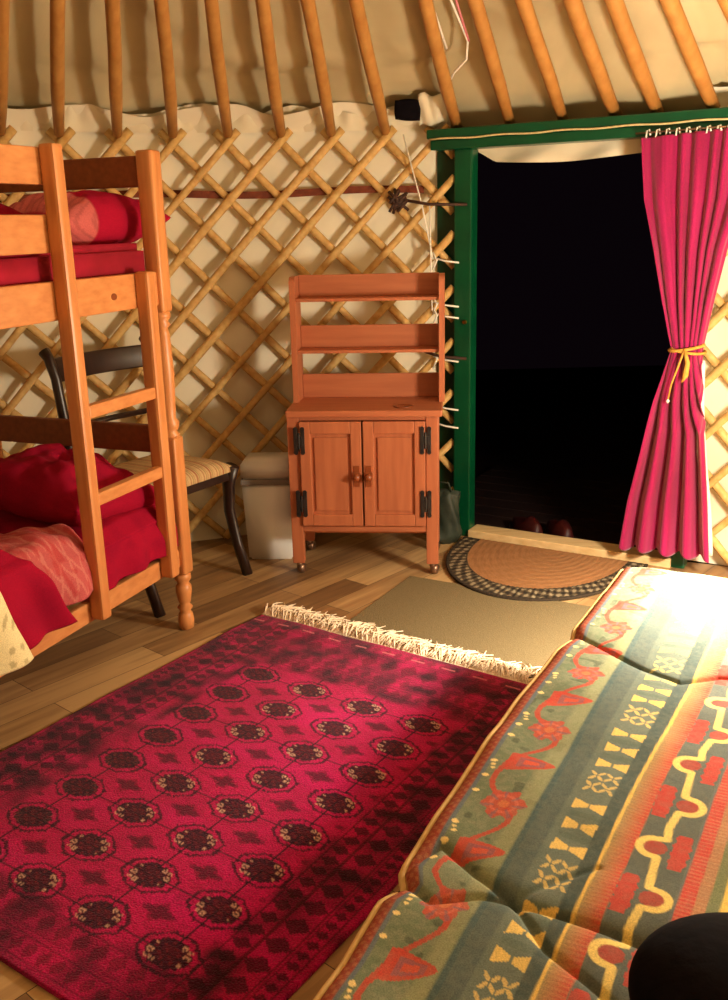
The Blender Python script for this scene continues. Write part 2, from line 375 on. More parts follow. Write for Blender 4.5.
# brown belt band behind the rods
P = np.zeros((2, 120, 3)); Q = []
aa = np.linspace(128, 83.5, 120)
for j, a in enumerate(aa):
    zc = 1.418 + .006 * math.sin(a * .3)
    P[0, j] = wallp(a, zc - .014, .023); P[1, j] = wallp(a, zc + .014, .023)
P2 = P.copy(); P2[:, :, :2] *= 1.0; 
for j, a in enumerate(aa):
    dv = (wallp(a, 0, 1) - wallp(a, 0, 0)); P2[:, j] += np.array(dv) * .003
mb = MB().grid(np.stack([P[0], P[1], P2[1], P2[0], P[0]]))
tag(mb.build('belly_band', STRAP, smooth=False), 'long brown webbing band running round the wall behind the lattice rods', 'strap')

# ---------------------------------------------------------------- roof poles
words = ['first', 'second', 'third', 'fourth', 'fifth', 'sixth', 'seventh', 'eighth']
def pole(b, label, group, r=.0235):
    tgt = APEX + Vector((0, 0, -.03)); d = (tgt - b).normalized(); L_ = (tgt - b).length - .10
    root = empty('roof_pole', b, 0, label, 'roof pole', group)
    mb = MB(); N = 12
    pts = [Vector((0, 0, 0)) + d * (L_ * i / N) + Vector((.003 * math.sin(i * 1.3 + b.x * 9), 0, .003 * math.cos(i * 1.7))) for i in range(N + 1)]
    mb.tube(pts, [r * .8 if i == 0 else r * random.uniform(.97, 1.03) for i in range(N + 1)], 10)
    o = mb.build('shaft', POLE, root, smooth=True)
    return root
AZ = [122.3, 117.25, 112.05, 107.1, 102.05, 96.95, 92.2, 87.15]
for i, a in enumerate(AZ):
    pole(wallp(a, 1.632, -.012), ('leftmost roof pole, at the left edge above the bunk bed' if i == 0 else words[i] + ' roof pole from the left, resting in a fork of the lattice'), 'roof poles resting on the lattice')
for i, (s, z) in enumerate([(-.073, 1.632), (.143, 1.634), (.343, 1.634), (.533, 1.634), (.682, 1.634), (.87, 1.634), (1.06, 1.634)]):
    lab = ['leftmost of the roof poles standing on the green door lintel', 'second roof pole from the left end of the green door lintel', 'third roof pole from the left end of the green door lintel', 'fourth roof pole on the green lintel, left of the curtain top',
           'thick bright roof pole on the green lintel just above the curtain edge', 'rightmost visible roof pole footing, on the green lintel above the curtain', 'roof pole slanting through the top right corner above the curtain'][i]
    pole(doorp(s, z, .01), lab, 'roof poles standing on the door lintel', .0235 if i < 3 else .026)

# ---------------------------------------------------------------- roof cords, white cloth, black sheet for a dark gap
def on_roof(a, t, off=0):
    b0 = wallp(a, 1.640, .02 if a < A_L else .085); tip = APEX + Vector((0, 0, .02))
    return b0.lerp(tip, t * .82) + Vector((0, 0, off))
rc = empty('hanging_cord', on_roof(80, .2), 0, 'thin white and pink cords hanging in a loop on the roof canvas above the door', 'cord')
Ti = Matrix.Translation(rc.location).inverted()
def rp(name, pts, mat, r=.004):
    o = MB().tube(pts, r, 6).build(name, mat, smooth=True); o.parent = rc; o.matrix_parent_inverse = Ti
rp('white_cord', [on_roof(80.6, .52, -.01), on_roof(80.0, .40, -.01), on_roof(79.6, .27, -.012), on_roof(79.3, .19, -.012)], WCORD)
rp('white_cord', [on_roof(78.6, .55, -.01), on_roof(78.2, .42, -.01), on_roof(77.6, .28, -.012), on_roof(77.0, .20, -.012), on_roof(77.6, .165, -.014), on_roof(79.2, .14, -.015), on_roof(80.2, .11, -.015)], WCORD)
rp('pink_cord', [on_roof(77.9, .56, -.01), on_roof(77.8, .42, -.01), on_roof(77.1, .29, -.012), on_roof(76.9, .20, -.012)], PCORD)
cl = empty('folded_cloth', wallp(84, 1.70), 0, 'folded off-white canvas patch with a black sheet for a dark gap beside the left end of the lintel', 'cloth')
Ti = Matrix.Translation(cl.location).inverted()
P = np.zeros((10, 14, 3))
for i in range(10):
    for j in range(14):
        u = j / 13; v = i / 9; a = 83.9 - 2.7 * u; z = 1.652 + .105 * v + .008 * math.sin(u * 9); P[i, j] = wallp(a, z, -.015 - .04 * v + .008 * math.sin(u * 13 + v * 4) - .015 * math.sin(PI * u) * math.sin(PI * v))
mb = MB().grid(P); o = mb.build('canvas_patch', FRILL, smooth=True); o.parent = cl; o.matrix_parent_inverse = Ti
m_ = o.modifiers.new('t', 'SOLIDIFY'); m_.thickness = .006
P = np.zeros((8, 8, 3))  # black sheet standing in for a dark gap in the lining
for i in range(8):
    for j in range(8):
        u = j / 7; v = i / 7; P[i, j] = wallp(86.1 - 2.3 * u, 1.680 + .062 * v - .008 * u * (1 - v), -.022 - .022 * v - .012 * math.sin(PI * u) * math.sin(PI * v))
o = MB().grid(P).build('gap_sheet', BLACKF, smooth=True); o.parent = cl; o.matrix_parent_inverse = Ti; o['label'] = 'black sheet for a dark gap'
m_ = o.modifiers.new('t', 'SOLIDIFY'); m_.thickness = .012

# ---------------------------------------------------------------- curtain
zz = [1.556, 1.35, 1.181, 1.01, .845, .652, .461, .263, .03]
sl = [.652, .672, .716, .754, .797, .748, .716, .679, .652]
sr = [1.02, 1.00, .955, .925, .900, .916, .940, .964, .989]
NZ, NX = 190, 200
P = np.zeros((NZ, NX, 3)); C = np.zeros((NZ, NX, 3))
for i in range(NZ):
    z = 1.556 + (.075 - 1.556) * i / (NZ - 1)
    a = np.interp(-z, [-q for q in zz], sl); b = np.interp(-z, [-q for q in zz], sr)
    # round the waist
    tight = math.exp(-((z - .845) / .10) ** 2)
    full = np.interp(-z, [-1.556, -1.0, -.845, -.6, 0], [.55, .8, .35, .9, 1.0])
    for j in range(NX):
        u = j / (NX - 1); x = a + (b - a) * u
        if z > .845:
            ph = u * 2 * PI * 6.5 + 1.6 * math.sin(u * 7 + z * 1.3) + .9 * math.sin(u * 17)
            amp = .021 * full
        else:
            k = min(1, (.845 - z) / .3); ph = u * 2 * PI * (6.5 * (1 - k) + 4.2 * k) + 1.6 * (1 - k) * math.sin(u * 7 + z * 1.3) + .9 * (1 - k) * math.sin(u * 17) + 1.1 * k + .4 * math.sin(u * 6 + z * 2); amp = (.017 + .016 * k) * full
        off = .085 + amp * math.sin(ph) + .004 * float(vnoise(u * 20, z * 6, 4)) - .018 * tight * (1 - 4 * (u - .5) ** 2) * -1
        zz_ = z + (.008 * math.cos(ph) if i > NZ - 6 else 0) + (.02 * (u - .2) if z > 1.4 else 0) * (z - 1.4) / .156
        if i == NZ - 1: zz_ = z + .01 * math.cos(ph)
        P[i, j] = doorp(x, zz_, off)
uu, ii = np.meshgrid(np.linspace(0, 1, NX), np.linspace(0, 1, NZ))
C[:] = L(158, 20, 82)
C = mixc(C, .35 + .5 * vnoise(uu * 60, ii * 6, 8), L(132, 10, 62))
C = mixc(C, band(uu, .95, .965, .01) * .3, L(240, 120, 130))
cu = empty('door_curtain', doorp(.8, 0, .085), 0, 'magenta pleated curtain tied back with gold twine at right of the doorway', 'curtain')
Tc = Matrix.Translation(cu.location).inverted()
o = gridmesh('curtain_cloth', P, C, CURT); o.parent = cu; o.matrix_parent_inverse = Tc
m_ = o.modifiers.new('t', 'SOLIDIFY'); m_.thickness = .004
def cpart(name, mb, mat, lab=None):
    o = mb.build(name, mat, smooth=True); o.parent = cu; o.matrix_parent_inverse = Tc
    if lab: o['label'] = lab
for k in range(12):
    s = .665 + k * .033; mb = MB(); mb.tube([doorp(s, 1.552 + .0006 * k, .088), doorp(s + .004, 1.575, .096), doorp(s + .010, 1.578, .088), doorp(s + .014, 1.560, .086)], .0032, 6); cpart('curtain_hook', mb, WCORD)
mb = MB(); mb.tube([doorp(.63, 1.568, .09), doorp(1.12, 1.574, .09)], .003, 6); cpart('curtain_wire', mb, STEEL)
mb = MB(); n = 40
mb.tube([doorp(.848 + .058 * math.cos(2 * PI * k / n), .847 + .012 * math.cos(2 * PI * k / n + .4), .088 + .036 * math.sin(2 * PI * k / n)) for k in range(n + 1)], .006, 6)
mb.tube([doorp(.856 + .058 * math.cos(2 * PI * k / n), .838 + .008 * math.cos(2 * PI * k / n + 2.4), .088 + .036 * math.sin(2 * PI * k / n)) for k in range(n + 1)], .005, 6)
mb.tube([doorp(.85, .845, .128), doorp(.865, .80, .135), doorp(.86, .755, .13), doorp(.848, .73, .13)], [.005, .009, .011, .003], 6)
mb.tube([doorp(.85, .845, .128), doorp(.835, .79, .135), doorp(.812, .72, .125), doorp(.805, .665, .13)], [.004, .004, .003, .003], 6)
cpart('tieback', mb, TWINE, 'gold twine tieback with a tassel')
mb = MB(); mb.lathe([(.002, -.008), (.007, 0), (.002, .008)], doorp(.805, .66, .13), 10); cpart('bead', mb, WCORD, 'white bead')
P = np.zeros((30, 4, 3))
for i in range(30):
    z = .80 - .72 * i / 29; b = np.interp(-z, [-q for q in zz], sr)
    for j in range(4): P[i, j] = doorp(b - .03 + .011 * j + .004 * math.sin(z * 9), z, .06)
o = MB().grid(P).build('curtain_lining', WCORD, smooth=True); o.parent = cu; o.matrix_parent_inverse = Tc; o['label'] = 'white lining edge'
m_ = o.modifiers.new('t', 'SOLIDIFY'); m_.thickness = .003

# ---------------------------------------------------------------- red rug
RUG = Vector((-.362, 3.036, 0)); EX = Vector((.823, -.568, 0)).normalized(); EY = Vector((-.538, -.843, 0)); EY = (EY - EX * EY.dot(EX)).normalized()
W_, H_ = 1.13, 1.49; st = .0042
nx, ny = int(W_ / st), int(H_ / st)
X, Y = np.meshgrid(np.linspace(0, W_, nx), np.linspace(0, H_, ny))
skew = .03 * (Y - .36)      # the weave drifts slightly along its length
Xw = X - skew
C = np.zeros(X.shape + (3,)); C[:] = L(184, 4, 80)
nv = vnoise(X * 25, Y * 60, 1) * .5 + vnoise(X * 70, Y * 150, 2) * .5
C = mixc(C, .25 + .4 * nv, L(138, 3, 52)); C = mixc(C, .5 * vnoise(X * 5, Y * 14, 6), L(204, 6, 104))
ND = L(34, 8, 26); NB = L(64, 8, 24)
inner = band(X, .235, W_ - .19, .02) * band(Y, .29, H_ - .15, .02)
# borders: rows of small dark geometric repeats between lines
for (a, b, per) in ((.02, .05, .03), (.062, .12, .058), (.13, .175, .04)):
    for (q, along, lim) in ((X, Y, H_), (W_ - X, Y, H_)):
        msk = band(q, a, b, .004) * band(Y, .05, H_ - .02, .01)
        pat = (np.abs(((along / per) % 1) - .5) * 2 + np.abs((q - (a + b) / 2) / (b - a)) * 1.5) < .82
        C = mixc(C, msk * pat * .75, ND); C = mixc(C, (band(q, a - .005, a, .002) + band(q, b, b + .004, .002)) * .7, NB)
for (a, b, per) in ((.02, .06, .04), (.075, .15, .07), (.165, .21, .045), (.225, .265, .04), (H_ - .06, H_ - .02, .04), (H_ - .13, H_ - .08, .05)):
    msk = band(Y, a, b, .004) * band(X, .05, W_ - .05, .01)
    pat = (np.abs(((X / per) % 1) - .5) * 2 + np.abs((Y - (a + b) / 2) / (b - a)) * 1.5) < .8
    C = mixc(C, msk * pat * .6, L(92, 8, 30)); C = mixc(C, (band(Y, a - .005, a, .002) + band(Y, b, b + .004, .002)) * .5, NB)
C = mixc(C, (1 - inner * .85) * (.46 + .5 * vnoise(X * 22, Y * 26, 9)), ND)
C = mixc(C, band(Y, .04, .047, .003) * (np.sin(X * 60) > .2) * .8, L(210, 110, 120))
# guls
cols = [.285, .475, .665, .855]; rows = np.arange(.355, H_ - .15, .1372)
def gul(cx, cy, sx, sy, cr):
    global C
    dx = (Xw - cx) / sx; dy = (Y - cy) / sy
    o1 = np.maximum(np.maximum(np.abs(dx), np.abs(dy)), (np.abs(dx) + np.abs(dy)) * .72)
    wob = .06 * vnoise(X * 180, Y * 180, 3)
    out = (o1 + wob < 1.22) & (o1 + wob > 1.08); C = mixc(C, out * .85, ND)
    ins = (o1 + wob < .86); C = mixc(C, ins * .93, ND)
    q = (np.abs(dx) < .36) & (np.abs(dy) < .45); C = mixc(C, q * .3, L(100, 12, 28))
    tr = (np.sin(dx * 14) * np.sin(dy * 12) > .45) & ins; C = mixc(C, tr * .35, L(130, 26, 36))
    for sgn in (-1, 1):
        for (ax, ay, rr) in ((.66, -.22, .13), (.34, -.62, .12), (.60, -.58, .10), (.66, .30, .07)):
            k = ((dx - sgn * ax) ** 2 + (dy - sgn * ay) ** 2) < rr ** 2 * 1.3; C = mixc(C, k * cr, L(226, 176, 150))
            k = ((dx - sgn * ax) ** 2 + (dy - sgn * ay) ** 2) < (rr * .5) ** 2; C = mixc(C, k * .9, ND)
for cx in cols:
    for cy in rows:
        gul(cx, cy, .058, .040, .55 if cx > .3 else .04)
        C = mixc(C, (np.abs(Xw - cx) < .0016) * inner * .7, ND); C = mixc(C, (np.abs(Y - cy) < .0016) * inner * .35, ND)
for cx in [.19, .38, .57, .76, .95]:
    for cy in rows[:-1] + .0686:
        dx = (Xw - cx) / .036; dy = (Y - cy) / .03; m1 = (np.abs(dx) + np.abs(dy)) < 1
        C = mixc(C, m1 * .55 * inner, L(92, 6, 30)); m2 = (np.abs(dx) < .3) & (np.abs(dy) < .6) | (np.abs(dy) < .25); C = mixc(C, (m2 & (np.abs(dx) + np.abs(dy) < 1.3)) * .55 * inner, ND)
wob = .004 * vnoise(Y[:, 0] * 6, Y[:, 0] * 0, 3)
zr = .011 + .0025 * vnoise(X * 6, Y * 6, 12) + .004 * np.exp(-((Y - .05) / .05) ** 2) * (1 + vnoise(X * 5, Y, 4))
P = np.zeros(X.shape + (3,)); 
for k in range(3): P[..., k] = RUG[k] + EX[k] * (X + wob[:, None]) + EY[k] * Y
P[..., 2] = zr
rug = empty('rug', RUG + EX * W_ / 2 + EY * H_ / 2, 0, 'large crimson wool rug with rows of dark medallions and a white fringe', 'rug')
Tr = Matrix.Translation(rug.location).inverted()
def sk(B): B[:, 2] = .001; return B
o = gridmesh('pile', P, C, PILE, skirt=sk); o.parent = rug; o.matrix_parent_inverse = Tr
mb = MB()
for k in range(620):
    x = W_ * (k + random.random()) / 620; ln = random.uniform(.06, .14); b = RUG + EX * x
    dirv = (-EY * random.uniform(.6, 1) + EX * random.uniform(-.7, .8)).normalized(); h = random.uniform(.008, .028)
    p0 = b + Vector((0, 0, .010)); p1 = b + dirv * ln * .4 + Vector((0, 0, .008 + h)); d2 = (dirv + EX * random.uniform(-.9, .9)).normalized()
    p2 = p1 + d2 * ln * .35 + Vector((0, 0, -h * .4)); p3 = p2 + (d2 + EX * random.uniform(-.6, .6)) * ln * .25; p3.z = .008 + random.random() * .006
    mb.tube([p0, p1, p2, p3], [.0028, .0028, .0024, .0016], 4)
mb.box((0, 0, 0), (W_, .016, .008), .002, Matrix(((EX.x, -EY.x, 0, RUG.x), (EX.y, -EY.y, 0, RUG.y), (0, 0, 1, .006), (0, 0, 0, 1))))
o = mb.build('fringe', FRINGEM, smooth=True); o.parent = rug; o.matrix_parent_inverse = Tr; tag(o, 'tangled cream cotton fringe', kind='stuff')

# ---------------------------------------------------------------- taupe mat and half round mat
a = Vector((.168, 3.384, 0)); b = Vector((-.074, 2.951, 0)); dirb = (b - a).normalized(); prp = Vector((-dirb.y, dirb.x, 0))
if prp.x < 0: prp = -prp
pts = [a, a + dirb * .50, Vector((.60, 2.44, 0)), a + prp * .80]
mb = MB(); mb.prism([(p.x, p.y) for p in pts], .0008, .0055, 'xy')
tag(mb.build('door_mat', GREYMAT), 'plain taupe rectangular mat lying between the fringe and the dresser', 'mat')
# half round: flat side along the threshold
st = .004; X, Y = np.meshgrid(np.arange(0, 1.0001, st / 1.0), np.arange(0, 1.0001, .006))
a_, b_2 = .385, .63    # half length along door, depth
ang = X * PI; rr = Y
sxx = .375 + a_ * rr * np.cos(ang); dy = .065 + (b_2 - .07) * rr * np.sin(ang) ** .92
P = np.zeros(X.shape + (3,)); 
for k in range(3): P[..., k] = D0[k] + DD[k] * sxx + DN[k] * dy
rim = (rr > .80) | (dy < .0)
P[..., 2] = .012 + .003 * rim * np.abs(np.sin(ang * 60)) + .0005 * np.sin(rr * 90)
C = np.zeros(X.shape + (3,)); C[:] = L(158, 112, 74)
C = mixc(C, .3 + .3 * np.sin(ang * 40 * rr + np.sin(rr * 90)) * np.sin(rr * 110), L(136, 92, 52))
bb = np.sin(ang * 52 + (rr - .8) * 30) * np.sin(ang * 31 - (rr - .8) * 40)
C = mixc(C, (rr > .80) * 1.0, L(74, 62, 46)); C = mixc(C, (rr > .82) * (bb > .35) * .8, L(150, 134, 106)); C = mixc(C, (rr > .80) * (bb < -.45), L(38, 32, 26)); C = mixc(C, (rr > .97) * 1.0, L(52, 42, 32))
o = gridmesh('half_round_mat', P, C, BRAID, skirt=lambda B: (B.__setitem__((slice(None), 2), .006), B)[1])
tag(o, 'half-round rush mat with a dark braided border in front of the doorway', 'mat')

# ---------------------------------------------------------------- dresser cabinet
CA = -math.radians(5.5); Cb = Vector((-.001, 3.42, 0))
cab = empty('dresser', Cb, CA, 'small orange pine dresser on castors with open shelves above two panelled doors', 'dresser')
def B(name, parts, mat, par=cab, bev=.003, smooth=False):
    mb = MB()
    for p in parts: mb.box(p[0], p[1], bev)
    return mb.build(name, mat, par)
HW = .279; DP = .30     # half width, depth; local y=0 is the front, +y back
for sx_ in (-1, 1):
    x0, x1 = sorted((sx_ * HW, sx_ * (HW - .045)))
    B('leg', [((x0, 0, .045), (x1, .035, .615))], DRESZ)
    B('leg', [((x0, DP - .035, .045), (x1, DP, .615))], DRESZ)
    xx0, xx1 = sorted((sx_ * (HW - .004), sx_ * (HW - .02)))
    B('side_panel', [((xx0, .03, .16), (xx1, DP - .03, .61))], DRESZ)
B('front_rail', [((-HW + .045, .004, .602), (HW - .045, .03, .616))], DRESX); B('front_rail', [((-HW + .045, .004, .172), (HW - .045, .03, .197))], DRESX)
B('back_panel', [((-HW + .03, DP - .02, .16), (HW - .03, DP - .008, .61))], DRESD)
B('bottom_board', [((-HW + .02, .02, .162), (HW - .02, DP - .02, .176))], DRESD)
top = B('worktop', [((-.280, -.018, .617), (.294, DP + .01, .642))], DRESX, bev=.006)
top['label'] = 'pine worktop'
# shallow dark dish-like ring on the top
mb = MB(); mb.lathe([(.036, 0), (.038, .003), (.033, .004), (.030, .001)], (.15, .06, .642), 24); o = mb.build('ring_mark', KNOBW, cab, True); o['label'] = 'dark round recess ring'
for sx_ in (-1, 1):
    a0 = 0.003 if sx_ > 0 else -(HW - .047); a1 = (HW - .047) if sx_ > 0 else -.003
    F_ = .040; z0, z1 = .200, .600
    pr = (lambda p0, p1: (p0, p1))
    dmb = MB()
    dmb.box((a0, -.012, z0), (a0 + F_, .010, z1), .003); dmb.box((a1 - F_, -.012, z0), (a1, .010, z1), .003)
    dmb.box((a0 + F_, -.012, z0), (a1 - F_, .010, z0 + .045), .003); dmb.box((a0 + F_, -.012, z1 - .045), (a1 - F_, .010, z1), .003)
    d_ = dmb.build('door', DRESZ, cab)
    # recessed panel with a raised middle
    pmb = MB(); pmb.box((a0 + F_ - .002, -.001, z0 + .043), (a1 - F_ + .002, .008, z1 - .043), .001)
    pmb.box((a0 + F_ + .014, -.008, z0 + .060), (a1 - F_ - .014, .0, z1 - .060), .004); o = pmb.build('door_panel', DRESZ, d_)
    kx = -.022 if sx_ < 0 else .022
    kmb = MB(); kmb.lathe([(.006, 0), (.006, .012), (.013, .018), (.015, .026), (.010, .034), (.002, .036)], n=16, M=Matrix.Translation((kx, -.012, .395)) @ Matrix.Rotation(PI / 2, 4, 'X')); kmb.build('knob', KNOBW, d_, True)
    kmb = MB(); kmb.box((kx - .010, -.016, .355), (kx + .010, -.011, .435), .003); kmb.box((kx - .014, -.017, .38), (kx + .014, -.012, .41), .003); kmb.build('knob_plate', KNOBW, d_)
    for hz in (.530, .288):
        hx = sx_ * (HW - .046); h = MB()
        for q in (-1, 1):
            h.box((hx + q * .013 - .0075, -.017, hz - .044), (hx + q * .013 + .0075, -.009 if q * sx_ < 0 else .0, hz + .044), .002)
            for e in (-1, 1): h.lathe([(.0085, 0), (.0085, .005)], n=10, M=Matrix.Translation((hx + q * .013, -.012, hz + e * .044)) @ Matrix.Rotation(PI / 2, 4, 'X'))
        h.box((hx - .014, -.018, hz - .016), (hx + .014, -.010, hz + .016), .002)
        h.tube([(hx, -.016, hz - .03), (hx, -.016, hz + .03)], .004, 8)
        o = h.build('hinge', BLACKM, cab); o['label'] = 'black H-shaped hinge'
# hutch
for sx_ in (-1, 1):
    x0, x1 = sorted((sx_ * .288 + .013, sx_ * .267 + .013))
    pts = [(.150, .642), (DP - .01, .642), (DP - .01, 1.075)]
    pts += [(DP - .01 - .03 * (1 - math.cos(t)), 1.075 + .035 * math.sin(t)) for t in np.linspace(.2, PI / 2, 5)]
    pts += [(.185 - .028 * math.sin(t), 1.082 + .028 * math.cos(t)) for t in np.linspace(0, PI / 2, 6)]
    MB().prism(pts, x0, x1, 'yz').build('upright', DRESZ, cab)
for (z0, z1) in ((1.030, 1.112), (.838, .922), (.642, .735)):
    B('back_rail', [((-.254, .262, z0), (.280, .276, z1))], DRESX)
for z0 in (1.018, .826):
    B('shelf', [((-.254, .168, z0), (.280, .276, z0 + .012))], DRESX)
for (x, y) in ((-HW + .022, .018), (HW - .022, .018), (-HW + .022, DP - .018), (HW - .022, DP - .018)):
    c = MB(); c.lathe([(.012, .030), (.012, .047)], (x, y, 0), 12); c.tube([(x, y, .045), (x + .006, y + .004, .028)], .008, 8)
    c.box((x - .010, y - .010, .022), (x + .014, y + .014, .036), .003); cc = c.build('castor', STEEL, cab, True)
    wm = MB(); wm.lathe([(.008, -.014), (.018, -.011), (.020, 0), (.018, .011), (.008, .014)], n=18, M=Matrix.Translation((x + .008, y + .002, .0205)) @ Matrix.Rotation(PI / 2, 4, 'Y') @ Matrix.Rotation(.4, 4, 'X')); wm.build('wheel', STEEL, cc, True)

# ---------------------------------------------------------------- waste bin
bn = empty('pedal_bin', (-.375, 3.70, 0), -.05, 'pale grey plastic bin with a lid standing between the chair and the dresser', 'bin')
def taper(x0, x1, y0, y1, z0, z1, k=.9):
    mb = MB(); bm = bmesh.new(); bmesh.ops.create_cube(bm, size=1)
    for v in bm.verts:
        f = 1 if v.co.z > 0 else k
        v.co = Vector(((x0 + x1) / 2 + v.co.x * (x1 - x0) * f, (y0 + y1) / 2 + v.co.y * (y1 - y0) * f, z0 if v.co.z < 0 else z1))
    bmesh.ops.bevel(bm, geom=bm.edges[:], offset=.009, segments=3, affect='EDGES'); return mb.bm(bm)
taper(-.102, .102, -.095, .095, 0, .315, .88).build('bin_body', BINP, bn, True)
MB().box((-.105, -.098, .315), (.105, .098, .338), .006).build('rim', BAND, bn)
taper(-.104, .104, -.096, .096, .338, .405, 1.0).build('lid', BINP, bn, True)

# ---------------------------------------------------------------- dark green bag by the door post
bg = empty('bag', (.335, 3.79, 0), -.4, 'crumpled dark green bag slumped on the floor between dresser and door post', 'bag')
NU, NV = 36, 28; P = np.zeros((NV, NU, 3))
for i in range(NV):
    v = i / (NV - 1)
    wv = (1 - .12 * v) * (.35 + .65 * min(1, math.sin(PI * min(.5, v * 1.5 + .12)))) if v < 1 else .02
    dv = (1 - .5 * v) * min(1, .5 + v * 4) if v < .97 else .15
    for j in range(NU):
        a = 2 * PI * j / NU; cr1 = 1 + .10 * math.sin(3 * a + 7 * v) + .06 * math.sin(7 * a + 11 * v)
        P[i, j] = (.070 * wv * math.cos(a) * cr1, .065 * dv * math.sin(a) * cr1, .225 * v + .006 * math.sin(5 * a) * (v > .1))
mb = MB().grid(P, closed=True); nb = len(mb.v); mb.f.append(tuple(range(NU))[::-1]); mb.f.append(tuple((NV - 1) * NU + j for j in range(NU)))
mb.build('bag_body', BAG, bg, True)
mb = MB(); mb.tube([(-.03, 0, .22), (-.02, -.01, .26), (.02, -.01, .26), (.03, 0, .22)], .004, 6); mb.build('handle', BAG, bg, True)

# ---------------------------------------------------------------- shoes outside
def shoe(name, loc, rz, lab):
    root = empty(name, loc, rz, lab, 'shoe', 'red shoes outside the door')
    P = np.zeros((14, 20, 3))
    for i in range(14):
        t = i / 13; y = -.12 + .24 * t; wd = .042 * (math.sin(PI * min(1, .08 + t * .95)) ** .45) * (1 + .15 * math.sin(PI * t)); h = .075 - .03 * t if t > .35 else .085
        h *= math.sin(PI * min(1, .1 + .85 * t)) ** .3
        for j in range(20):
            a = 2 * PI * j / 20; P[i, j] = (wd * math.cos(a), y, .012 + h * max(0, math.sin(a)) + .0 * a)
    mb = MB().grid(P, closed=True); mb.f += [tuple(range(20)), tuple(13 * 20 + j for j in range(20))]; mb.build('upper', CLOG, root, True)
    s = MB(); s.prism([(.045 * math.sin(t) * (1 + .1 * math.cos(t)), -.0 + .125 * math.cos(t)) for t in np.linspace(0, 2 * PI, 24)[:-1]], 0, .014, 'xy'); s.build('sole', BLACKM, root)
shoe('shoe', (.70, 3.93, -.02), .3, 'left one of two dim red shoes standing in the dark beyond the threshold')
shoe('shoe', (.83, 3.87, -.02), .15, 'right one of two dim red shoes standing in the dark beyond the threshold')

# ---------------------------------------------------------------- bunk bed
TH = math.radians(22); P0 = Vector((-.608, 2.959, 0))
# local frame: +x = towards the near (head) end, +y = towards the wall, origin at the foot post
bk = empty('bunk_bed', P0, 0, 'orange pine bunk bed with turned posts and a ladder at left', 'bunk bed')
bx = Vector((-math.sin(TH), -math.cos(TH), 0)); by = Vector((-math.cos(TH), math.sin(TH), 0))
# right handed check: x cross y should be z, otherwise mirror by using explicit matrix
BM_ = Matrix(((bx.x, by.x, 0, 0), (bx.y, by.y, 0, 0), (0, 0, 1, 0), (0, 0, 0, 1)))
LEN, WID = 1.90, .74
def bp(name, mb, mat, smooth=False, lab=None, par=bk):
    mb.v = [tuple(BM_ @ Vector(v)) for v in mb.v]; o = mb.build(name, mat, par, smooth)
    if lab: o['label'] = lab
    return o
def sqring(h, z, n=6): return [(h, z)]
def post(x, y, top=1.517):
    mb = MB(); h = .0275
    mb.box((x - h, y - h, 1.05), (x + h, y + h, top), .009); mb.box((x - h, y - h, .20), (x + h, y + h, .66), .007)
    mb.lathe([(.026, .658), (.030, .668), (.020, .676), (.027, .690), (.030, .705), (.020, .722), (.022, .76), (.026, .86), (.022, .98), (.018, 1.0), (.027, 1.012), (.020, 1.022), (.029, 1.035), (.027, 1.055)], (x, y, 0), 20)
    mb.lathe([(.016, 0), (.024, .004), (.027, .03), (.024, .055), (.017, .065), (.026, .078), (.017, .09), (.021, .10), (.027, .135), (.026, .155), (.018, .165), (.028, .18), (.026, .202)], (x, y, 0), 20)
    return mb
for (x, y) in ((0, 0), (0, WID), (LEN, 0), (LEN, WID)):
    bp('post', post(x, y), PINEZ, True)
def rail(x0, x1, y0, y1, z0, z1, mat, name='rail', lab=None, bev=.005):
    return bp(name, MB().box((x0, y0, z0), (x1, y1, z1), bev), mat, lab=lab)
rail(.02, LEN - .02, -.012, .012, .228, .288, PINEY, 'side_rail'); rail(.02, LEN - .02, WID - .012, WID + .012, .228, .288, PINEY, 'side_rail')
rail(.02, LEN - .02, -.013, .013, 1.073, 1.172, PINEY, 'side_rail'); rail(.02, LEN - .02, WID - .013, WID + .013, 1.073, 1.172, PINEY, 'side_rail')
for z0, z1 in ((1.243, 1.337), (1.408, 1.497)):
    rail(.47, LEN - .02, -.012, .012, z0, z1, PINEY, 'guard_rail'); rail(.02, LEN - .02, WID - .012, WID + .012, z0, z1, PINEY, 'guard_rail')
for x in (0, LEN):
    rail(x - .011, x + .011, .02, WID - .02, 1.415, 1.503, PINESHADE, 'end_board'); rail(x - .011, x + .011, .02, WID - .02, 1.073, 1.172, PINEX, 'end_board')
    rail(x - .011, x + .011, .02, WID - .02, .605, .695, PINESHADE, 'end_board'); rail(x - .011, x + .011, .02, WID - .02, .228, .288, PINEX, 'end_board')
# slats
for lv in (.262, 1.12):
    sl_ = MB()
    for k in range(12): sl_.box((.08 + k * .15, .012, lv), (.15 + k * .15, WID - .012, lv + .012), .002)
    bp('slats', sl_, PINEX)
# knot in the upper rail
mb = MB(); mb.lathe([(.010, 0), (.009, .0015)], n=14, M=Matrix.Translation((.245, -.0128, 1.115)) @ Matrix.Rotation(PI / 2, 4, 'X') @ Matrix.Scale(1.4, 4, (1, 0, 0))); bp('wood_knot', mb, KNOBW, lab='dark knot')
# ladder
lad = bp('ladder', MB().box((.456, -.058, .238), (.497, -.013, 1.505), .009), PINEZ)
o = bp('stile', MB().box((.098, -.058, .235), (.142, -.013, 1.178), .009), PINEZ, par=lad)
for z in (.582, .826):
    bp('rung', MB().box((.138, -.052, z - .018), (.456, -.022, z + .018), .006), PINEY, par=lad)

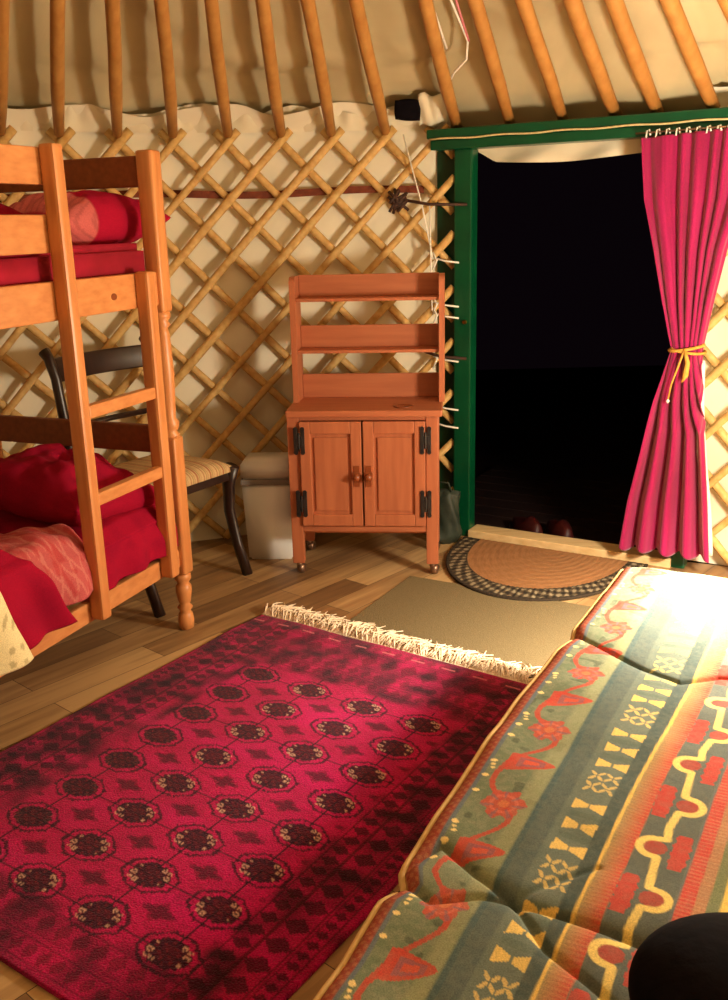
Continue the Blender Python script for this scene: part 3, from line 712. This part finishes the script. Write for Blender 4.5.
# bunk mattresses and bedding, in the bunk's own frame
Minv = None
def bw(x, y, z): return P0 + bx * x + by * y + Vector((0, 0, z))
def softbox(x0, x1, y0, y1, z0, z1, r=.03):
    mb = MB(); bm = bmesh.new(); bmesh.ops.create_cube(bm, size=1)
    for v in bm.verts: v.co = Vector(((x0 + x1) / 2 + v.co.x * (x1 - x0), (y0 + y1) / 2 + v.co.y * (y1 - y0), (z0 + z1) / 2 + v.co.z * (z1 - z0)))
    bmesh.ops.bevel(bm, geom=bm.edges[:], offset=r, segments=4, affect='EDGES'); mb.bm(bm); mb.v = [tuple(bw(*v)) for v in mb.v]; return mb
o = softbox(.018, LEN - .035, .016, WID - .02, 1.133, 1.256, .022).build('mattress', RED, smooth=True); tag(o, 'red sheeted mattress on the top bunk', 'mattress')
o = softbox(.035, LEN - .035, .016, WID - .02, .276, .42, .04).build('mattress', RED, smooth=True); tag(o, 'red sheeted mattress on the bottom bunk, mostly under bedding', 'mattress')
def pillow(name, cx, cy, cz, lx, ly, h, rx, ry, rz, colf, label, cat, group=None, wr=.006, seed=1, pinch=.12, n=90):
    """two-sided cushion in bunk frame; lx along bunk, ly across"""
    u, v = np.meshgrid(np.linspace(-1, 1, n), np.linspace(-1, 1, n))
    prof = np.clip((1 - np.abs(u) ** 2.6), 0, 1) ** .5 * np.clip((1 - np.abs(v) ** 2.6), 0, 1) ** .5
    cr = wr * (vnoise(u * 2.5 + v * 1.5, v * 5 - u, seed) + .6 * vnoise(u * 6 + 3 * v, v * 3, seed + 3))
    ux = u * (1 - pinch * (1 - np.abs(v) ** 2) * np.abs(u) ** 2 * .6); vx = v * (1 - pinch * (1 - np.abs(u) ** 2) * np.abs(v) ** 2 * .6)
    E = Matrix.Rotation(rz, 3, 'Z') @ Matrix.Rotation(ry, 3, 'Y') @ Matrix.Rotation(rx, 3, 'X')
    E = np.array(E)
    V = []; C = colf(u, v)
    B_ = np.array([[bx.x, by.x, 0], [bx.y, by.y, 0], [0, 0, 1]])
    root = None
    for sgn in (1, -1):
        loc = np.stack([ux * lx / 2, vx * ly / 2, sgn * (h / 2 * prof) + cr * (prof > .05) * prof * (1 if sgn > 0 else .3)], -1)
        W3 = loc @ E.T + np.array([cx, cy, cz]); W3 = W3 @ B_.T + np.array(P0); V.append(W3)
    idx = np.arange(n * n).reshape(n, n)
    Fs = np.stack([idx[:-1, :-1], idx[:-1, 1:], idx[1:, 1:], idx[1:, :-1]], -1).reshape(-1, 4)
    Vv = np.vstack([V[0].reshape(-1, 3), V[1].reshape(-1, 3)]); Ff = np.vstack([Fs, Fs[:, ::-1] + n * n]); Cc = np.vstack([C.reshape(-1, 3)] * 2)
    me = bpy.data.meshes.new(name); me.from_pydata(Vv.tolist(), [], Ff.tolist()); me.update()
    a = me.color_attributes.new('dye', 'FLOAT_COLOR', 'POINT'); a.data.foreach_set('color', np.hstack([Cc, np.ones((len(Cc), 1))]).astype(np.float32).ravel())
    bm = bmesh.new(); bm.from_mesh(me); bmesh.ops.remove_doubles(bm, verts=bm.verts, dist=.0004); bmesh.ops.recalc_face_normals(bm, faces=bm.faces); bm.to_mesh(me); bm.free()
    o = obj(name, me, DYE, smooth=True); return tag(o, label, cat, group)
def c_red(u, v):
    C = np.zeros(u.shape + (3,)); C[:] = L(154, 14, 46); return mixc(C, .5 * vnoise(u * 6, v * 6, 3), L(120, 8, 40))
def c_pinkpat(u, v):
    C = np.zeros(u.shape + (3,)); C[:] = L(184, 88, 88)
    ln = (np.abs(((u * 5 + v * 3) % 1) - .5) < .09) | (np.abs(((u * 5 - v * 3) % 1) - .5) < .09)
    C = mixc(C, ln * .5, L(206, 132, 120)); C = mixc(C, (vnoise(u * 14, v * 14, 5) > .35) * .5, L(176, 50, 56)); return C
def c_redpink(u, v):
    C = c_red(u, v); k = band(u, .42, .95, .02); return mixc(C, k, c_pinkpat(u * 1.5, v * 1.2).mean((0, 1))) * (1 - .25 * (k * ((np.abs(((v * 7 + u * 3) % 1) - .5) < .15)))[..., None])
def c_cream(u, v):
    C = np.zeros(u.shape + (3,)); C[:] = L(232, 218, 166); lf = (np.sin(u * 27 + 2 * np.sin(v * 13)) * np.sin(v * 46 + 2 * np.sin(u * 11)) > .6); C = mixc(C, lf * .55, L(150, 132, 84)); return C
# top bunk
pillow('pillow', .070, .20, 1.322, .56, .28, .165, 0, .02, -.05, c_redpink, 'crimson pillow with pink end on the top bunk, poking past the corner post', 'pillow', wr=.010)
pillow('pillow', .60, .20, 1.318, .36, .30, .13, 0, -.02, .1, c_redpink, 'crimson and pink pillow on the top bunk behind the guard boards', 'pillow', wr=.010, seed=5)
# bottom bunk
pillow('pillow', .235, .26, .535, .42, .50, .20, .12, -.16, .05, c_red, 'crumpled crimson pillow at the ladder end of the bottom bunk', 'pillow', wr=.022, seed=9)
def drape(name, x0, x1, y1, ztop, zlow, colf, label, cat, seed, bul=.03, edge_front=-.035, thick=.012, lean=0):
    """blanket lying on the lower mattress and hanging over the front rail"""
    nu, nv = 120, 150; u, v = np.meshgrid(np.linspace(0, 1, nu), np.linspace(0, 1, nv))
    arc = v * (y1 + .03 + (ztop - zlow)); flat = y1 + .03
    y = np.where(arc < flat, y1 - arc, edge_front + .012 * (arc - flat)); 
    z = np.where(arc < flat, ztop, ztop - (arc - flat))
    rr = .045; k = np.exp(-((arc - flat) / rr) ** 2); z = z - k * .018; y = y + k * .012
    zz_ = z + bul * (vnoise(u * 3 + seed, arc * 7, seed) + .5 * vnoise(u * 7, arc * 12, seed + 1)) * (arc < flat) * np.clip((flat - arc) / .08, 0, 1)
    yy = y - .012 * (1 + np.sin(u * 17 + seed)) * (arc >= flat) * np.clip((arc - flat) / .08, 0, 1)
    x = x0 + (x1 - x0) * u + lean * (arc / arc.max()) + .02 * vnoise(arc * 6, u * 0 + seed, seed)
    zz_ = zz_ + .03 * np.sin(np.pi * u) ** .6 * np.clip((flat - arc) / .05, 0, 1)
    P = np.zeros(u.shape + (3,)); C = colf(u * 2 - 1, v * 2 - 1)
    for q in range(2): P[..., q] = P0[q] + bx[q] * x + by[q] * yy
    P[..., 2] = zz_
    o = gridmesh(name, P, C, DYE); m = o.modifiers.new('t', 'SOLIDIFY'); m.thickness = thick; m.offset = 0
    return tag(o, label, cat)
drape('quilt', .035, .455, .45, .437, .31, c_red, 'crimson quilt tucked over the bottom bunk rail between ladder and corner post', 'quilt', 30, edge_front=-.020, bul=.006, thick=.008)
drape('bed_sheet', .50, .92, .66, .452, .33, c_pinkpat, 'pink patterned sheet spread on the bottom bunk behind the ladder', 'bedding', 3, lean=-.06, edge_front=-.028)
drape('duvet', 1.03, 1.50, .66, .512, .30, c_red, 'dark crimson duvet folded across the bottom bunk beside the pink sheet', 'duvet', 8, bul=.03, thick=.02, lean=-.40, edge_front=-.052)
drape('throw', 1.27, 1.75, .60, .572, .285, c_cream, 'cream leaf-patterned throw hanging over the rail at the left edge', 'throw', 13, bul=.02, thick=.02, edge_front=-.080, lean=-.44)

# ---------------------------------------------------------------- dark chair
fR = Vector((-.462, 3.472, 0)); fL = Vector((-.755, 3.035, 0)); mid = (fR + fL) / 2
ex = (fR - fL).normalized(); ey = Vector((ex.y, -ex.x, 0))      # ey = forward (towards lower right)
ch = empty('dining_chair', mid + Vector((.022, .005, 0)), 0, 'dark wooden chair with striped woven seat and sabre legs behind the bunk', 'chair')
def cw(x, y, z): return ex * x + ey * y + Vector((0, 0, z))     # local to empty; y negative = back
HWc = .235
def chp(name, mb, mat, smooth=True, lab=None):
    mb.v = [tuple(cw(*v)) for v in mb.v]; o = mb.build(name, mat, ch, smooth)
    if lab: o['label'] = lab
    return o
for s in (-1, 1):
    mb = MB(); pts = [(s * HWc, 0, 0), (s * (HWc), -.045, .12), (s * HWc, -.075, .25), (s * HWc, -.070, .36), (s * HWc, -.045, .43)]
    mb.tube(pts, [.023, .022, .024, .028, .030], 8, flat=.75); chp('leg', mb, DWOOD)
    mb = MB(); pts = [(s * HWc * .92, -.50, 0), (s * HWc * .92, -.44, .15), (s * HWc * .92, -.40, .32), (s * HWc * .92, -.40, .45), (s * HWc * .94, -.405, .62), (s * HWc * .97, -.42, .80), (s * HWc * .99, -.44, .87), (s * HWc, -.46, .895)]
    mb.tube(pts, [.016, .018, .02, .021, .02, .019, .02, .022], 8, flat=.9); chp('leg', mb, DWOOD)
mb = MB(); 
for i in range(9):
    t = i / 8
P = np.zeros((6, 13, 3))
mb.tube([(-HWc * 1.0, -.505, .875), (-HWc * .5, -.53, .875), (0, -.54, .875), (HWc * .5, -.53, .875), (HWc * 1.0, -.505, .875)], .014, 8)
mb2 = MB(); 
for zz0 in (.80,):
    NP = 21; pts = [(HWc * .97 * t, -.42 - .04 * (1 - t * t)) for t in np.linspace(-1, 1, NP)]
    sec = [(.0, .785), (.002, .79), (-.006, .862), (-.010, .868), (-.020, .868), (-.024, .862), (-.018, .79), (-.014, .785)]
    mb2.grid(np.array([[(a, b + o_, z_) for o_, z_ in sec] for a, b in pts]), closed=True)
    mb2.f += [tuple(range(8)), tuple((NP - 1) * 8 + k for k in range(8))]
chp('backrest', mb2, DWOOD, True)
mb = MB(); mb.tube([(-HWc * .94, -.405, .62), (0, -.43, .62), (HWc * .94, -.405, .62)], .011, 8); chp('back_rail', mb, DWOOD)
mb = MB(); mb.box((-HWc - .01, -.075, .375), (HWc + .01, -.050, .425), .004); mb.box((-HWc, -.42, .375), (HWc, -.40, .425), .004)
mb.box((-HWc - .005, -.41, .375), (-HWc + .018, -.06, .425), .004); mb.box((HWc - .018, -.41, .375), (HWc + .005, -.06, .425), .004); chp('seat_frame', mb, DWOOD, False)
u, v = np.meshgrid(np.linspace(-1, 1, 120), np.linspace(-1, 1, 100)); 
hh = .426 + .038 * np.clip(1 - np.abs(u) ** 5, 0, 1) ** .6 * np.clip(1 - np.abs(v) ** 5, 0, 1) ** .6
P = np.zeros(u.shape + (3,)); xx = u * (HWc + .005); yy = -.225 + v * .185
for q in range(2): P[..., q] = ex[q] * xx + ey[q] * yy
P[..., 2] = hh
C = np.zeros(u.shape + (3,)); C[:] = L(206, 176, 128); su = (u * 7) % 1
C = mixc(C, band(su, .1, .25, .03) * .8, L(150, 70, 50)); C = mixc(C, band(su, .45, .55, .03) * .7, L(120, 104, 60)); C = mixc(C, band(su, .7, .78, .03) * .6, L(170, 110, 70)); C = mixc(C, .25 * (np.sin(v * 40) > .3), L(160, 130, 90))
o = gridmesh('seat', P, C, DYE, parent=ch, skirt=lambda B: (B.__setitem__((slice(None), 2), .41), B)[1]); o['label'] = 'striped woven seat'

# ---------------------------------------------------------------- foreground bed
BZ = .40; W0 = Vector((.700, 2.415, 0)); Ee = Vector((-.466, -.885, 0)).normalized(); Eu = Vector((.885, -.466, 0)).normalized()
BL, BWd = 1.95, .92
bed = empty('day_bed', W0 + Ee * BL / 2 + Eu * BWd / 2, 0, 'low bed base carrying the floral quilted mattress, at lower right', 'bed')
Tb = Matrix.Translation(bed.location).inverted()
MBd = Matrix(((Eu.x, Ee.x, 0, W0.x), (Eu.y, Ee.y, 0, W0.y), (0, 0, 1, 0), (0, 0, 0, 1)))
mb = MB(); mb.box((.03, .03, .14), (BWd - .03, BL - .03, .235), .006, MBd); o = mb.build('bed_frame', PINEY); o.parent = bed; o.matrix_parent_inverse = Tb
for x in (.06, BWd - .06):
    for y in (.08, BL - .08):
        mb = MB(); mb.box((x - .03, y - .03, 0), (x + .03, y + .03, .142), .004, MBd); o = mb.build('leg', PINEZ); o.parent = bed; o.matrix_parent_inverse = Tb
st = .0022; nx, ny = int(BWd / st), int(BL / st)
U_, V_ = np.meshgrid(np.linspace(0, BWd, nx), np.linspace(0, BL, ny))
yl = np.interp(V_, [0, .68, 1.03, 1.27, 1.53, 1.95], [.300, .280, .258, .250, .243, .238])
Wc = np.where(U_ < .13, U_, np.where(U_ < yl, .13 + (U_ - .13) * (.262 - .13) / (yl - .13), U_ - yl + .262))
SL = L(84, 98, 88); GR = L(114, 122, 98); RD = L(170, 62, 54); CRM = L(226, 190, 104); TEAL = L(74, 92, 92); OL = L(150, 140, 92)
C = np.zeros(U_.shape + (3,)); C[:] = GR
n1 = vnoise(U_ * 60, V_ * 60, 1); n2 = vnoise(U_ * 140, V_ * 140, 2); n3 = vnoise(U_ * 22, V_ * 22, 3)
C = mixc(C, .35 + .5 * n3, L(98, 110, 84)); C = mixc(C, .25 * n2 + .1, L(150, 146, 120))
C = mixc(C, (vnoise(U_ * 45, V_ * 45, 9) > .72) * .6, L(66, 76, 62))
C = mixc(C, band(Wc, .100, .126, .01) * .45, L(160, 160, 118))
# vine and flowers (period .19)
PER = .254; v0 = .179
def dseg(pu, pv, pts):
    d = np.full(pu.shape, 9.)
    for (a, b), (c, e) in zip(pts[:-1], pts[1:]):
        L2 = max(1e-9, (c - a) ** 2 + (e - b) ** 2); t = np.clip(((pu - a) * (c - a) + (pv - b) * (e - b)) / L2, 0, 1)
        d = np.minimum(d, np.hypot(pu - a - t * (c - a), pv - b - t * (e - b)))
    return d
q = (V_ - v0) % PER; q = np.where(q > PER / 2 + .06, q - PER, q)      # -.065 .. .125
fld = band(Wc, .034, .122, .002)
th_ = 2 * PI * (V_ - v0) / PER
vine = np.abs(Wc - (.070 + .026 * np.sin(th_ + .5) + .005 * np.sin(2 * th_))) < .0048
C = mixc(C, vine * fld * .9, L(178, 66, 52))
# lotus flower
dx = (Wc - .082) / .036; dy = (q - .0) / .044; rr_ = np.hypot(dx, dy); an = np.arctan2(dy, dx)
fl = rr_ < (.82 + .10 * np.cos(an * 6 + 1) + .05 * np.cos(an * 11)); C = mixc(C, fl * fld * .85, L(184, 70, 56)); C = mixc(C, fl * fld * ((np.abs(rr_ - .5) < .07)) * .7, L(204, 104, 84)); C = mixc(C, (fl & (np.sin(an * 7 + 1) > .7) & (rr_ > .35)) * .6 * fld, L(104, 96, 110)); C = mixc(C, (rr_ < .22) * .8 * fld, L(196, 112, 70))
# teardrop bud pointing across the field
dx = (Wc - .084) * .85; dy = (q - .127) * .68; tw = .020 * np.clip((.032 - dx) / .05, 0, 1) ** .6; td = (np.abs(dy + .15 * dx) < tw) & (dx > -.028) & (dx < .032)
C = mixc(C, td * fld * .9, L(186, 62, 50)); tw2 = tw * .62; td2 = (np.abs(dy + .15 * dx) < tw2) & (dx > -.014) & (dx < .020); C = mixc(C, td2 * fld * .7, L(128, 84, 96)); C = mixc(C, ((np.abs(dy + .15 * dx) < tw * .3) & (dx > -.006) & (dx < .012)) * fld, L(196, 80, 60))
# edge bands
C = mixc(C, band(Wc, -1, .024, .002), L(150, 66, 52)); pt = (np.sin(V_ * 2 * PI / .017) * np.sin(U_ * 400) > .1); C = mixc(C, band(Wc, .004, .022, .002) * pt * .5, L(178, 120, 84)); C = mixc(C, band(Wc, .0225, .0295, .0015), L(96, 104, 112)); C = mixc(C, band(Wc, -1, .0035, .001), L(188, 150, 92))
dq = (V_ / .046) % 1; dk = np.hypot((Wc - .033) / .0050, (dq - .5) * .046 / .0052); skip = (np.floor(V_ / .046) % 4 != 2); C = mixc(C, (dk < 1) * skip, L(232, 206, 138))
for k in range(3): C = mixc(C, (np.hypot((Wc - .032 - .003 * k) / .004, ((V_ - .108) % .184 - .055 - k * .010) / .0032) < 1) * 1.0, L(232, 206, 138))
# teal stripe and geometric band
C = mixc(C, band(Wc, .126, .140, .003), TEAL); C = mixc(C, band(Wc, .137, .262, .003), L(100, 110, 100)); C = mixc(C, band(Wc, .137, .168, .003) * .6, L(72, 84, 84)); C = mixc(C, band(Wc, .234, .257, .003), L(70, 82, 78)); C = mixc(C, band(Wc, .137, .262, .003) * .3 * n1, TEAL)
gx = (Wc - .208) / .027; gp = (V_ - .87) % .25
def hourg(c0): return (np.abs((gp - c0) / .015) < (.30 + .70 * np.abs(gx)) ) & (np.abs(gx) < 1) & (np.abs(gx) > .07)
cm = hourg(.031) | hourg(.085) | hourg(.140)
lx_ = np.abs(gx) - .5; leaf = np.zeros(U_.shape, bool)
for cv_ in (.186, .222):
    for (du, dv2, ang) in ((-.25, -.008, .9), (.25, -.008, -.9), (-.25, .008, -.9), (.25, .008, .9)):
        a1 = (lx_ - du) * .027; b1 = gp - cv_ - dv2; ra = a1 * math.cos(ang) + b1 * math.sin(ang); rb = -a1 * math.sin(ang) + b1 * math.cos(ang)
        leaf |= ((ra / .0088) ** 2 + (rb / .0034) ** 2) < 1
C = mixc(C, cm * .92, CRM); C = mixc(C, leaf * .8, L(216, 186, 112))
C = mixc(C, ((np.abs(gx) < .95) & ((np.abs(gp - .058) < .007) | (np.abs(gp - .113) < .007))) * .5, L(80, 96, 84))
# yellow line, gradients
C = mixc(C, band(Wc, .257, .263, .0015), L(222, 184, 96)); g = np.clip((Wc - .263) / .03, 0, 1)
m = band(Wc, .263, .297, .002); C = mixc(C, m, L(150, 130, 84)); C = mixc(C, m * g, L(188, 76, 60)); C = mixc(C, m * (np.sin(V_ * 2 * PI / .0085) > .2) * .25, L(196, 150, 100))
C = mixc(C, band(Wc, .297, .375, .002), L(92, 98, 92)); 
# red blocks each side of the meander
MP = .2465; mv0 = .9
qm = (V_ - mv0) % MP
def blk(cu_, cv, hu, hv):
    dv_ = (qm - cv + MP / 2) % MP - MP / 2
    return (np.abs(Wc - cu_) < hu * (1 - .25 * (np.abs(dv_) / hv) ** 3) * (1 + .12 * np.sin(dv_ * 300))) & (np.abs(dv_) < hv)
C = mixc(C, blk(.310, .173, .0130, .046) * .9, L(186, 62, 52)); C = mixc(C, blk(.360, .050, .0125, .046) * .9, L(186, 62, 52))
# meander path
def arc(cu_, cv, r, a0, a1, n=14): return [(cu_ + r * math.cos(t), cv + r * math.sin(t)) for t in np.linspace(a0, a1, n)]
mc = .334
path = [(mc - .002, -.006), (mc + .002, .024), (mc - .012, .028)]
path += [(mc - .012 - .021 * math.sin(t), .050 - .022 * math.cos(t)) for t in np.linspace(0, PI, 14)]
path += [(mc - .003, .073), (mc + .003, .148), (mc + .014, .151)]
path += [(mc + .014 + .021 * math.sin(t), .173 - .022 * math.cos(t)) for t in np.linspace(0, PI, 14)]
path += [(mc + .003, .196), (mc - .002, MP - .006)]
dm = np.minimum(dseg(Wc, qm, path), np.minimum(dseg(Wc, qm - MP, path), dseg(Wc, qm + MP, path)))
C = mixc(C, ((np.hypot(Wc - mc + .010, qm - .050) < .017) | (np.hypot(Wc - mc - .012, qm - .173) < .017)) * 1.0, L(160, 70, 60))
C = mixc(C, (.0060 - dm) / .0016 + .5, L(232, 204, 118))
for (a, b, col, k) in ((.375, .379, L(100, 104, 104), 1), (.379, .400, L(190, 70, 62), 1), (.400, .416, L(172, 122, 88), 1), (.416, .432, L(116, 122, 86), 1), (.432, .444, L(228, 194, 96), 1), (.444, .470, L(190, 74, 64), 1), (.470, .50, SL, 1), (.50, .56, GR, 1), (.56, .575, TEAL, 1), (.64, .68, SL, 1), (.68, .72, RD, 1), (.72, .73, CRM, 1), (.8, .86, RD, 1)):
    C = mixc(C, band(Wc, a, b, .002) * k, col)
C = mixc(C, band(Wc, .379, .416, .002) * (np.sin(V_ * 2 * PI / .009) > .3) * .25, L(206, 160, 120))
C = mixc(C, .10 + .10 * n2, L(130, 130, 110))
# quilting: puffed squares with pulled creases
def crease(pts, w, dep):
    d = dseg(U_, V_, pts); return -dep * np.exp(-(d / w) ** 2) - dep * .5 * np.exp(-(d / (w * 3.2)) ** 2)
Z = np.full(U_.shape, BZ)
Z += crease([(-.02, .47), (.031, .516), (.174, .604), (.255, .641), (.323, .590), (.45, .56), (.7, .62), (.95, .58)], .006, .008)
Z += crease([(-.01, 1.424), (.033, 1.323), (.10, 1.37), (.163, 1.400), (.25, 1.40), (.336, 1.403), (.5, 1.36), (.9, 1.40)], .006, .009)
Z += crease([(-.01, 1.424), (.06, 1.45), (.119, 1.412), (.163, 1.400), (.23, 1.47), (.29, 1.50), (.5, 1.62)], .006, .007)
Z += crease([(.163, 1.40), (.21, 1.33), (.25, 1.28)], .005, .004)
Z += .006 * vnoise(U_ * 6, V_ * 5, 21) + .004 * vnoise(U_ * 14, V_ * 12, 22)
ed = np.minimum(np.minimum(U_, BWd - U_), np.minimum(V_, BL - V_)); rE = .028
Z -= np.where(ed < rE, rE - np.sqrt(np.clip(rE ** 2 - (rE - ed) ** 2, 0, None)), 0) * .8
P = np.zeros(U_.shape + (3,)); wobu = np.interp(V_, [0, .25, .45, .50, .58, .82, 1.25, 1.39, 1.425, 1.47, 1.6, 1.95], [0, 0, -.010, -.002, -.012, -.022, -.015, -.010, .012, -.006, .004, .004]) * np.clip(1 - U_ / .12, 0, 1)
cxr = .05 * (1 - np.clip(V_ / .05, 0, 1)) ** 2
for k in range(2): P[..., k] = W0[k] + Eu[k] * (U_ + wobu) + Ee[k] * (V_ + .02 * np.clip(1 - U_ / .08, 0, 1) ** 2 * np.clip(1 - V_ / .08, 0, 1))
P[..., 2] = Z
ms = empty('mattress', (0, 0, 0), 0, 'quilted mattress with red floral and striped cover lying on the low bed at lower right', 'mattress')
ms.location = W0 + Ee * BL / 2 + Eu * BWd / 2 + Vector((0, 0, .24)); Tm = Matrix.Translation(ms.location).inverted()
def sk2(B):
    B[:, 2] = .245; return B
o = gridmesh('mattress_cover', P, C, DYE, skirt=sk2); o.parent = ms; o.matrix_parent_inverse = Tm
mb = MB(); e = 6
per = [W0 + Eu * (float(wobu[j, 0]) - .002) + Ee * float(V_[j, 0]) + Vector((0, 0, float(Z[j, 0]) + .003)) for j in range(6, ny - 4, 6)]
mb.tube(per, .0062, 8)
mb.tube([W0 + Eu * float(U_[0, j]) + Ee * .004 + Vector((0, 0, float(Z[0, j]) - .002)) for j in range(6, nx - 4, 6)], .0055, 8)
o = mb.build('piping', noisy('tan_piping', (196, 158, 100), (214, 178, 120), (1, 1, 1), 60, .8, .2), smooth=True); o.parent = ms; o.matrix_parent_inverse = Tm; o['label'] = 'tan corded piping'

# black round cushion at the lower right corner
P = np.zeros((24, 48, 3)); cc = W0 + Eu * .475 + Ee * 1.535
for i in range(24):
    t = PI * i / 23
    for j in range(48):
        a = 2 * PI * j / 48; r_ = .125 * (max(0, math.sin(t)) ** .8) * (1 + .02 * math.sin(3 * a)); P[i, j] = (cc.x + r_ * math.cos(a), cc.y + r_ * math.sin(a), BZ + .070 - .062 * math.cos(t))
mb = MB().grid(P, closed=True); mb.f += [tuple(range(48)), tuple(23 * 48 + j for j in range(48))]
tag(mb.build('cushion', BLACKF, smooth=True), 'black round cushion lying on the floral mattress at the bottom right corner', 'cushion')
